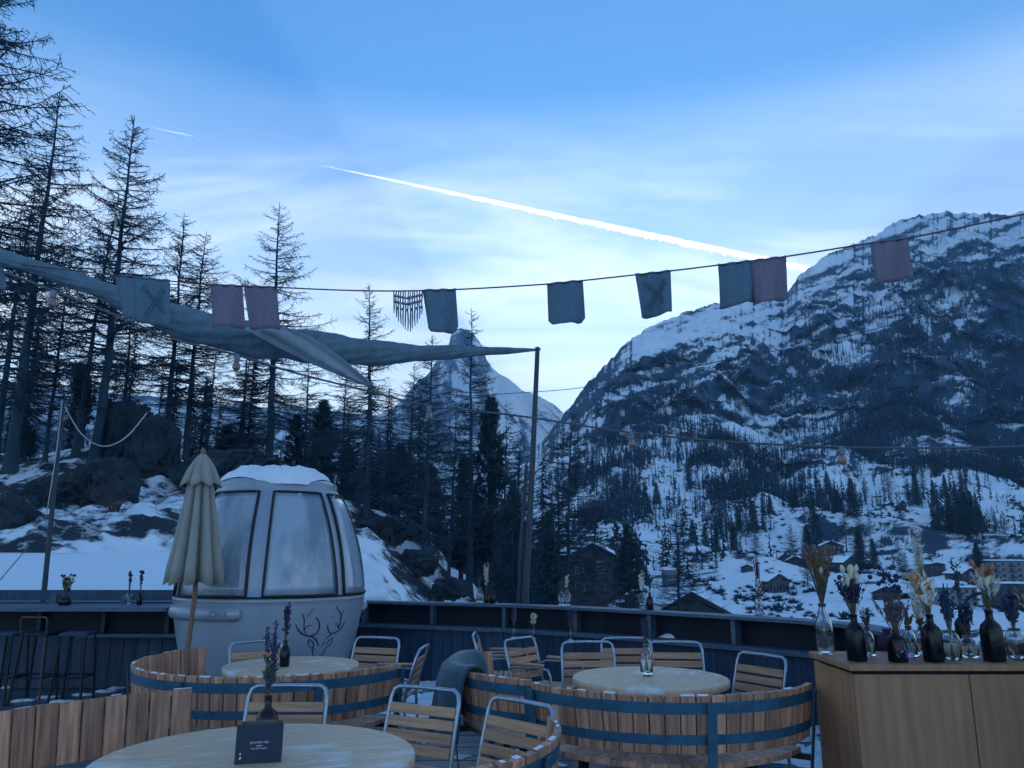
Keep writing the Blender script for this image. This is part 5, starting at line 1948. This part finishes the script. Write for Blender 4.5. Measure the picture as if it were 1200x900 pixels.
# ================================================================== oak cabinet at the right
cab = root('oak_cabinet', (1.97, 4.69, 0))
tag(cab, 'oak cabinet with vertical boards at the right carrying bottles of dried flowers', 'cabinet')
Wc, Dc = 2.2, .60
MB().bbox((Wc + .03, Dc + .03, .036), .003).put('top', M['cabinet'], cab, (Wc / 2 - .012, Dc / 2 - .012, .982))
MB().box((Wc / 2, Dc / 2, .475), (Wc - .06, Dc - .06, .95)).put('carcass', M['recess'], cab)
xs = [0.0, .668, 1.345, 2.02, 2.2]
for a, b in zip(xs[:-1], xs[1:]):
    MB().bbox((b - a - .006, .022, .935), .002).put('front_panel', M['cabinet'], cab, ((a + b) / 2, .012, .475))
MB().bbox((.022, Dc - .03, .935), .002).put('side_panel', M['cabinet'], cab, (.012, Dc / 2 + .012, .475))

# ================================================================== bottles and dried flowers
BOT = {
    'clear_tall': ([(.040, 0), (.044, .01), (.044, .12), (.040, .16), (.024, .205), (.018, .235), (.020, .25)], 'glass', 0),
    'dark_square': ([(.040, 0), (.043, .008), (.043, .145), (.036, .17), (.016, .195), (.014, .22), (.017, .235)], 'black_glass', .35),
    'dark_short': ([(.046, 0), (.049, .008), (.049, .12), (.042, .138), (.018, .15), (.018, .175)], 'black_glass', .2),
    'clear_jar': ([(.042, 0), (.045, .006), (.045, .13), (.038, .15), (.028, .16), (.030, .175)], 'glass', .25),
    'clear_small': ([(.032, 0), (.034, .006), (.034, .10), (.026, .125), (.015, .14), (.016, .16)], 'glass', 0),
    'clear_squat': ([(.055, 0), (.058, .006), (.058, .09), (.048, .115), (.030, .125), (.032, .14)], 'glass', 0),
    'dark_small': ([(.030, 0), (.032, .005), (.032, .09), (.024, .115), (.012, .13), (.013, .155)], 'black_glass', 0),
    'brown': ([(.048, 0), (.052, .01), (.053, .09), (.045, .125), (.018, .15), (.016, .19), (.018, .20)], 'red_glass', 0),
    'pot': ([(.072, 0), (.078, .01), (.080, .10), (.074, .105)], 'black_glass', .3),
    'purple_round': ([(.03, 0), (.05, .02), (.056, .05), (.045, .085), (.022, .10), (.024, .12)], 'f_plum', 0),
}


def bottle(kind, label, p, s=1.0, rz=0.2, cat='bottle', group='bottles and vases on the terrace', name=None):
    prof, m, sq = BOT[kind]
    r = root(name or ('glass_bottle' if m == 'glass' else 'dark_bottle'), p, rz)
    mb = MB()
    prof_s = [(a * s, z * s) for a, z in prof]
    if m == 'glass':
        inner = [(max(a - .0035, .004) * s, max(z, .006) * s) for a, z in reversed(prof)]
        mb.lathe(prof_s + inner, 26, caps=False, square=sq)
        n = 26
        mb.add([(prof_s[0][0] * math.cos(6.2832 * k / n), prof_s[0][0] * math.sin(6.2832 * k / n), 0) for k in range(n)], [tuple(range(n - 1, -1, -1))])
    else:
        mb.lathe(prof_s, 26, square=sq)
    mb.put('body', M[m], r)
    top = prof_s[-1]
    MB().tube([(top[0] * math.cos(6.2832 * k / 14), top[0] * math.sin(6.2832 * k / 14), top[1]) for k in range(14)], .003 * s, 5, closed=True).put('lip', M[m], r)
    tag(r, label, cat, group)
    return Vector(p) + Vector((0, 0, prof_s[-2][1])), prof_s[-1][0]


def egg(mb, c, d, L, w, n=7, m=5):
    d = d.normalized()
    a = d.orthogonal().normalized(); b = d.cross(a)
    rows = []
    for i in range(m + 1):
        f = i / m
        r = w * math.sin(math.pi * min(max(f, .02), .98)) ** .75
        rows.append([c + d * L * (f - .2) + (a * math.cos(6.2832 * j / n) + b * math.sin(6.2832 * j / n)) * r for j in range(n + 1)])
    mb.grid(rows)


def bouquet(label, neck, items, seed, down=.12, cat='dried flowers', sway=(0, 0)):
    """items: (kind, material, count, height, spread); stems start `down` below the neck"""
    rnd = random.Random(seed)
    r = root('dried_flowers', neck)
    stems = MB()
    parts = {}
    for kind, mt, cnt, ht, spread in items:
        mb = parts.setdefault((kind, mt), MB())
        for k in range(cnt):
            az = rnd.uniform(0, 6.283)
            ln = ht * rnd.uniform(.72, 1.05)
            so = spread * rnd.uniform(.15, 1.0)
            tip = Vector((math.cos(az) * so * ln + sway[0], math.sin(az) * so * ln + sway[1], ln))
            foot = Vector((-math.cos(az) * .012, -math.sin(az) * .012, -down))
            mid = Vector((math.cos(az) * .004, math.sin(az) * .004, 0))
            bend = mid.lerp(tip, .55) + Vector((rnd.gauss(0, .006), rnd.gauss(0, .006), ln * .04))
            stems.tube([foot, mid, bend, tip], [.0017, .0017, .0015, .0010], 4, caps=False)
            d = (tip - bend).normalized()
            if kind == 'bunny':
                egg(mb, tip, d, .058, .0155)
            elif kind == 'bud':
                egg(mb, tip, d, .030, .0155, 6, 4)
                if rnd.random() < .7:
                    egg(mb, bend + Vector((rnd.gauss(0, .012), rnd.gauss(0, .012), .02)), d, .02, .010, 6, 4)
            elif kind == 'lav':
                for q in range(9):
                    c = tip - d * .010 * q
                    for _ in range(3):
                        egg(mb, c + Vector((rnd.gauss(0, .006), rnd.gauss(0, .006), rnd.gauss(0, .003))), d + Vector((rnd.gauss(0, .6), rnd.gauss(0, .6), .2)), .013, .0042, 4, 3)
            elif kind == 'grass':
                for q in range(24):
                    c = tip - d * ln * .38 * rnd.random()
                    e = c + (d * rnd.uniform(.4, 1) + Vector((rnd.gauss(0, .5), rnd.gauss(0, .5), .1))).normalized() * rnd.uniform(.012, .035)
                    s_ = (e - c).cross(Vector((rnd.gauss(0, 1), rnd.gauss(0, 1), .3))).normalized() * .0032
                    mb.add([c - s_, c + s_, e], [(0, 1, 2)])
            elif kind == 'plume':
                for q in range(60):
                    f = rnd.random()
                    c = tip - d * ln * .55 * f
                    wd = .030 * math.sin(math.pi * min(.95, .12 + f * .9))
                    e = c + (d * .8 + Vector((rnd.gauss(0, .5), rnd.gauss(0, .5), .1))).normalized() * wd * rnd.uniform(.8, 1.5)
                    s_ = (e - c).cross(Vector((rnd.gauss(0, 1), rnd.gauss(0, 1), .3))).normalized() * .0030
                    mb.add([c - s_, c + s_, e], [(0, 1, 2)])
            elif kind == 'leaf':
                for q in range(6):
                    c = mid.lerp(tip, .35 + .65 * (q + rnd.random()) / 6)
                    dd = (d * .6 + Vector((rnd.gauss(0, .7), rnd.gauss(0, .7), .25))).normalized()
                    egg(mb, c, dd, rnd.uniform(.03, .055), rnd.uniform(.006, .011), 5, 4)
            elif kind == 'rod':
                mb.tube([tip - d * ln * .62, tip - d * ln * .2, tip], [.0035, .0050, .0015], 6)
            elif kind == 'curl':
                side = Vector((math.cos(az), math.sin(az), 0)) if cnt > 1 else Vector((1, -.15, 0))
                pts = [bend + side * (.17 * (1 - math.cos(t * math.pi)) * .5) + Vector((0, 0, .10 * math.sin(t * math.pi * .80))) for t in [i / 9 for i in range(10)]]
                mb.tube(pts, [.004, .006, .008, .009, .010, .010, .010, .009, .008, .005], 7)
            elif kind == 'stick':
                pass
    setting(stems.put('stems', M['f_stem'], r), 'stuff')
    names = {'bunny': 'bunny_tails', 'bud': 'buds', 'lav': 'lavender_spikes', 'grass': 'seed_heads', 'plume': 'plumes', 'leaf': 'leaves', 'rod': 'rods', 'curl': 'curled_plume'}
    for (kind, mt), mb in parts.items():
        if mb.v:
            setting(mb.put(names[kind], M[mt], r), 'stuff')
    tag(r, label, cat, 'dried flower bouquets')


def on_cab(u, v):
    return on(u, v, 1.0005)


CABG = 'bottles on the oak cabinet'
n_, r_ = bottle('clear_tall', 'tall clear bottle at the left end of the oak cabinet', on_cab(968, 766), 1.22, group=CABG)
bouquet('tall brown dried grass bundle at the left end of the cabinet', n_, [('grass', 'f_brown', 95, .37, .30), ('bunny', 'f_cream', 1, .26, .30)], 1, .26)
n_, r_ = bottle('dark_square', 'black square bottle holding bunny tails on the cabinet', on_cab(1005, 774.5), 1.12, .5, group=CABG)
bouquet('bouquet of cream bunny tails among navy flowers', n_, [('bunny', 'f_cream', 22, .26, .24), ('lav', 'f_navy', 26, .22, .46), ('bud', 'f_navy', 8, .27, .5)], 2, .12)
n_, r_ = bottle('clear_small', 'clear bottle half hidden behind the black bunny tail bottle', on_cab(1019, 770), 1.1, group=CABG)
bouquet('pale thin sprigs in the clear bottle behind the bunny tails', n_, [('leaf', 'f_teal', 5, .13, .2), ('grass', 'f_white', 4, .14, .3)], 3, .13)
n_, r_ = bottle('dark_short', 'dark bottle with a colourful painted pattern on the cabinet', on_cab(1053, 775.5), 1.0, .4, group=CABG)
pb_ = on_cab(1053, 775.5)
bouquet('mauve dried stalks with round navy buds in the painted bottle', n_, [('leaf', 'f_mauve', 16, .20, .28), ('grass', 'f_mauve', 26, .22, .60), ('bud', 'f_navy', 16, .32, .32), ('plume', 'f_mauve', 5, .18, .35)], 4, .10)
n_, r_ = bottle('purple_round', 'small round plum vase behind the painted bottle', on_cab(1041, 762), 1.1, name='plum_vase', cat='vase', group=CABG)
n_, r_ = bottle('clear_small', 'clear bottle just right of the painted bottle', on_cab(1068, 771), 1.15, group=CABG)
bouquet('brown leaf sprigs in the clear bottle right of the painted bottle', n_, [('leaf', 'f_stem', 4, .08, .4)], 5, .12)
n_, r_ = bottle('clear_small', 'clear bottle with pale stems left of the tall black bottle', on_cab(1082, 768), 1.05, group=CABG)
bouquet('white feathery leaves bunch left of the peach plumes', n_, [('leaf', 'f_white', 22, .25, .36), ('leaf', 'f_stem', 4, .12, .4)], 6, .12)
n_, r_ = bottle('dark_square', 'black square bottle under the tall pampas stems', on_cab(1095, 775.5), 1.13, .35, group=CABG)
bouquet('tall pampas stems with peach and white leaves in the black bottle', n_, [('leaf', 'f_peach', 16, .28, .26), ('plume', 'f_cream', 5, .55, .06), ('grass', 'f_white', 10, .52, .08), ('leaf', 'f_white', 12, .27, .38), ('leaf', 'f_peach', 6, .22, .30)], 7, .12, sway=(-.03, 0))
n_, r_ = bottle('clear_jar', 'clear square jar full of navy stems', on_cab(1117, 774.5), .98, .2, group=CABG)
bouquet('upright navy stalks and rods in the clear square jar', n_, [('rod', 'f_navy', 9, .28, .16), ('lav', 'f_navy', 10, .22, .25), ('rod', 'f_teal', 8, .22, .2)], 8, .15)
n_, r_ = bottle('clear_squat', 'squat clear vase below the dark curled plume', on_cab(1137, 771), .92, group=CABG, cat='vase')
bouquet('dark curled plume arching over navy buds', n_, [('curl', 'f_navy', 1, .34, .02), ('bud', 'f_navy', 14, .18, .32), ('lav', 'f_navy', 8, .17, .3)], 9, .10)
n_, r_ = bottle('dark_square', 'big black bottle with brown thistle heads near the right edge', on_cab(1166, 775), 1.22, .3, group=CABG)
bouquet('brown thistles, cream bunny tails and white sprays in the big black bottle', n_, [('bunny', 'f_rust', 13, .27, .35), ('bunny', 'f_cream', 12, .20, .28), ('plume', 'f_white', 10, .25, .60), ('leaf', 'f_stem', 8, .20, .25), ('bud', 'f_rust', 5, .20, .45)], 10, .14)
n_, r_ = bottle('clear_jar', 'clear vase with dark stems cut by the right picture edge', on_cab(1193, 773), 1.02, .1, cat='vase', group=CABG)
bouquet('dark teal sprigs in the clear vase at the right edge', n_, [('rod', 'f_navy', 8, .20, .28), ('bud', 'f_navy', 10, .20, .35), ('leaf', 'f_teal', 6, .16, .3)], 11, .15)
n_, r_ = bottle('dark_short', 'dark bottle mostly outside the right picture edge', on_cab(1222, 770), 1.0, .4, group=CABG)
bouquet('peach and green dried leaves leaning in from the right edge', n_, [('leaf', 'f_peach', 8, .24, .35), ('bunny', 'f_stem', 6, .26, .3)], 12, .10, sway=(-.05, 0))
q = on(1140, 757, 1.0)
n_, r_ = bottle('dark_square', 'black bottle on the railing ledge behind the cabinet', (q.x, q.y + .1, 1.001), .95, .2, group='bottles on the railing ledge')
bouquet('dark green tall sprig in the black bottle on the ledge behind the cabinet', n_, [('leaf', 'f_teal', 6, .36, .06)], 13, .10)

# painted pattern on the short dark bottle: colour strokes on its front
pat = root('painted_label', pb_)
bpy.data.objects.remove(pat)
pot_paint = [m_ for m_ in (mat('paint_pink', (.42, .03, .10), .4), mat('paint_violet', (.20, .04, .55), .4), mat('paint_green', (.02, .25, .20), .4), mat('paint_blue', (.02, .10, .5), .4), mat('paint_gold', (.45, .34, .14), .4))]
body = [o for o in bpy.data.objects if o.get('label') == 'dark bottle with a colourful painted pattern on the cabinet'][0]
rnd = random.Random(9)
for (a0, z0, da, dz, k) in [(-50, .095, 30, .012, 0), (-46, .082, 26, -.006, 0), (-40, .068, 22, .012, 0), (-20, .055, 20, .016, 4), (8, .10, 10, -.03, 2), (16, .10, 14, -.045, 3), (22, .075, 18, -.012, 3),
                            (12, .050, 22, -.004, 1), (34, .046, -14, -.014, 1), (16, .030, 20, .004, 1), (-45, .045, 16, -.01, 2), (-8, .085, 9, -.02, 0)]:
    pts = []
    for j in range(6):
        f = j / 5
        a = math.radians(a0 + da * f - 90 + 12) - body.rotation_euler.z
        z = z0 + dz * f + .004 * math.sin(f * 6)
        cx, sy = math.cos(a), math.sin(a)
        e = 2 + .2 * 6
        fr = (abs(cx) ** e + abs(sy) ** e) ** (-1 / e)
        pts.append((cx * .0497 * fr, sy * .0497 * fr, z))
    MB().tube(pts, .0032, 5).put('painted_stroke', pot_paint[k], body)

# --- vases along the railing ledge and the shelf below it
def on_rail(u, v):
    return on(u, v, 1.0005)


RG = 'bottles on the railing ledge'
for (kind, label, u, v, s, bq) in [
    ('clear_small', 'clear glass at the left of the bottle trio on the railing ledge', 562, 706.5, 1.25, ('dark lavender sprigs in the left glass of the railing trio', [('lav', 'f_navy', 9, .26, .25)])),
    ('brown', 'reddish brown bottle in the middle of the trio on the railing ledge', 570, 706.5, .75, ('cream pampas plumes in the trio of bottles on the railing ledge', [('plume', 'f_cream', 6, .42, .12), ('leaf', 'f_cream', 5, .3, .15)])),
    ('dark_small', 'black bottle at the right of the trio on the railing ledge', 577, 707, 1.1, None),
    ('clear_small', 'clear vase left of its twin on the middle of the railing ledge', 658, 710, 1.15, ('thin mauve twigs in the left of the twin ledge vases', [('grass', 'f_mauve', 6, .14, .3)])),
    ('clear_small', 'clear vase right of its twin on the middle of the railing ledge', 665, 710.5, 1.2, ('cream dried sprigs in the right of the twin ledge vases', [('leaf', 'f_cream', 6, .20, .15)])),
    ('clear_jar', 'clear jar beside the black bottle on the ledge before the spreading larch', 753.5, 714, .95, ('cream white bloom in the clear jar on the ledge', [('leaf', 'f_white', 7, .24, .25), ('bud', 'f_brown', 4, .26, .15)])),
    ('dark_small', 'black bottle beside the clear jar on the ledge before the spreading larch', 762, 714.5, 1.2, ('dark curled sprig in the black bottle beside the clear jar', [('curl', 'f_teal', 1, .24, .02), ('leaf', 'f_teal', 4, .24, .15)])),
    ('clear_jar', 'clear jar with tall plum rods on the railing ledge', 890, 719.5, .95, ('tall straight plum coloured rods in the ledge jar', [('rod', 'f_plum', 8, .46, .10), ('leaf', 'f_white', 7, .22, .22), ('bud', 'f_plum', 5, .14, .2)])),
]:
    n_, r_ = bottle(kind, label, on_rail(u, v), s, u * .1, group=RG)
    if bq:
        bouquet(bq[0], n_, bq[1], u, .10 * s)


def shelf_point(u, v, z=.7125):
    return on(u, v, z)


for (u, v, label, lb, items) in [
    (602, 748, 'small clear vase holding lavender on the shelf under the railing ledge', 'faded lavender bunch on the shelf left of the pampas', [('lav', 'f_purple', 12, .20, .18), ('leaf', 'f_mauve', 5, .20, .2)]),
    (625, 749, 'small clear vase holding cream pampas on the shelf under the ledge', 'cream pampas bunch on the shelf between the two purple bunches', [('plume', 'f_cream', 6, .19, .2), ('leaf', 'f_cream', 4, .16, .25)]),
    (669, 751, 'small clear vase with blue flowers on the shelf under the ledge', 'blue dried bunch on the shelf above the chairs', [('lav', 'f_purple', 14, .21, .28), ('bud', 'f_navy', 6, .2, .3)]),
]:
    q = shelf_point(u, v)
    n_, r_ = bottle('clear_small', label, q, .75, group='vases on the shelf under the ledge', cat='vase')
    bouquet(lb, n_, items, u, .06)

# --- bar counter: a pot and two glasses
for (kind, u, v, s, label, lb, items) in [
    ('pot', 76, 709, .85, 'squat dark pot with dried flowers on the bar counter', 'bushy cream and plum bouquet in the dark pot on the bar', [('leaf', 'f_stem', 14, .24, .30), ('bud', 'f_cream', 10, .25, .32), ('bud', 'f_plum', 12, .26, .30), ('rod', 'f_navy', 10, .2, .2)]),
    ('clear_jar', 150, 709, .8, 'clear glass on the bar counter left of the small dark bottle', 'thin bent twigs in the clear glass on the bar', [('grass', 'f_navy', 6, .24, .10), ('bud', 'f_navy', 7, .25, .12)]),
    ('dark_small', 163, 709, 1.0, 'small dark bottle beside the clear glass on the bar', 'upright dark sprig in the small dark bottle on the bar', [('lav', 'f_navy', 6, .26, .10), ('bud', 'f_plum', 6, .27, .12)]),
]:
    n_, r_ = bottle(kind, label, on(u, v, 1.0085), s, .3, group='vases on the bar counter', cat='pot' if kind == 'pot' else 'bottle')
    bouquet(lb, n_, items, u + 7, .07)

# --- tables
q = on(311.5, 868, .7505)
n_, r_ = bottle('brown', 'dark brown bottle behind the navy menu box on the front table', q, 1.0, group='bottles on the tables')
bouquet('tall sparse lavender stems in the brown bottle on the front table', n_, [('lav', 'f_purple', 5, .36, .10), ('lav', 'f_purple', 4, .24, .16), ('leaf', 'f_stem', 6, .20, .14), ('leaf', 'f_teal', 3, .16, .2)], 31, .12)
q = on(333, 781, .7505)
n_, r_ = bottle('dark_small', 'small dark bottle on the gondola table', q, 1.25, group='bottles on the tables')
bouquet('tall dark lavender spikes in the bottle on the gondola table', n_, [('lav', 'f_navy', 9, .32, .08), ('leaf', 'f_navy', 5, .30, .08), ('lav', 'f_purple', 4, .28, .14)], 32, .12)
q = on(758, 792, .7505)
n_, r_ = bottle('clear_small', 'clear bottle on the frosty round table', q, 1.35, group='bottles on the tables')
bouquet('tight purple lavender head in the clear bottle on the frosty table', n_, [('lav', 'f_purple', 18, .20, .11)], 33, .16)

# --- menu box on the front table
A, B = on(274.5, 895.5, .7505), on(329.5, 892.5, .7505)
mw = (B - A).length
ang = math.atan2(B.y - A.y, B.x - A.x)
menu = root('menu_box', (A + B) / 2, ang)
tag(menu, 'navy menu box with small white lettering on the front table', 'menu box')
mh, md = .152, .085
MB().bbox((mw, .006, mh), .001).put('front_card', M['menu'], menu, (0, 0, mh / 2), (math.radians(-5), 0, 0))
for s in (-1, 1):
    MB().bbox((.006, md, mh * .97), .001).put('side', M['menu_in'], menu, (s * (mw / 2 - .006), md / 2 + .012, mh / 2))
MB().bbox((mw - .02, .006, mh * .97), .001).put('back_card', M['menu_in'], menu, (0, md + .016, mh / 2))
MB().bbox((mw - .022, md - .004, .008), .001).put('bottom', M['menu_in'], menu, (0, md / 2 + .012, .012))
MB().bbox((mw - .03, md - .02, .10), .001).put('paper_stack', M['menu_in'], menu, (0, md / 2 + .014, .068))
tilt = Euler((math.pi / 2 - math.radians(5), 0, 0)).to_matrix()
for body_, sz, zz, xx in [('grounder may', .0135, .083, .002), ('kulinar', .010, .069, .002), ('food and company', .0088, .059, .002)]:
    put('lettering', text_mesh(body_, sz, M['print'], .0003), menu, (xx, (zz - mh / 2) * math.tan(math.radians(5)) - .0042, zz), tilt)
st_ = MB()
P5 = [(.0055 * (1 if k % 2 == 0 else .42) * math.sin(k * math.pi / 5), .0055 * (1 if k % 2 == 0 else .42) * math.cos(k * math.pi / 5), 0) for k in range(10)]
st_.add(P5, [tuple(range(9, -1, -1))])
st_.put('star_mark', M['print'], menu, (-mw / 2 + .022, -.0075, .040), tilt)
lf = MB().add([(-.004, -.005, 0), (.001, -.006, 0), (.0045, .001, 0), (.003, .006, 0), (-.002, .004, 0)], [(0, 1, 2, 3, 4)])
lf.put('leaf_mark', M['print'], menu, (-mw / 2 + .022, -.0089, .024), tilt)
# snow left lying on the shelf
for (u, v, w_, h_) in [(790, 747, .16, .055), (836, 748, .08, .02)]:
    q = on(u, v, .713)
    rows = []
    for i in range(6):
        f = i / 5
        rows.append([(q.x + w_ * f * math.cos(a_) * (1 + .2 * math.sin(3 * a_)), q.y + .07 * f * math.sin(a_), .7125 + h_ * (1 - f ** 2)) for a_ in [2 * math.pi * k / 16 for k in range(17)]])
    o = MB().grid(rows).put('snow', M['snow'])
    setting(o, 'stuff', 'small heap of snow on the shelf under the railing ledge')

# ================================================================== haze
hz_mb = MB().box((0, 2600, 760), (24000, 8800, 1760))
haze_mat = bpy.data.materials.new('haze_air')
haze_mat.use_nodes = True
hn, hl = haze_mat.node_tree.nodes, haze_mat.node_tree.links
hn.remove(hn['Principled BSDF'])
pv = hn.new('ShaderNodeVolumePrincipled')
pv.inputs['Color'].default_value = (0.42, 0.72, 1.0, 1)
pv.inputs['Density'].default_value = 1.5e-4
pv.inputs['Anisotropy'].default_value = 0.0
hl.new(pv.outputs[0], hn['Material Output'].inputs['Volume'])
setting(hz_mb.put('haze', haze_mat), 'stuff', 'thin pale blue winter haze filling the valley')
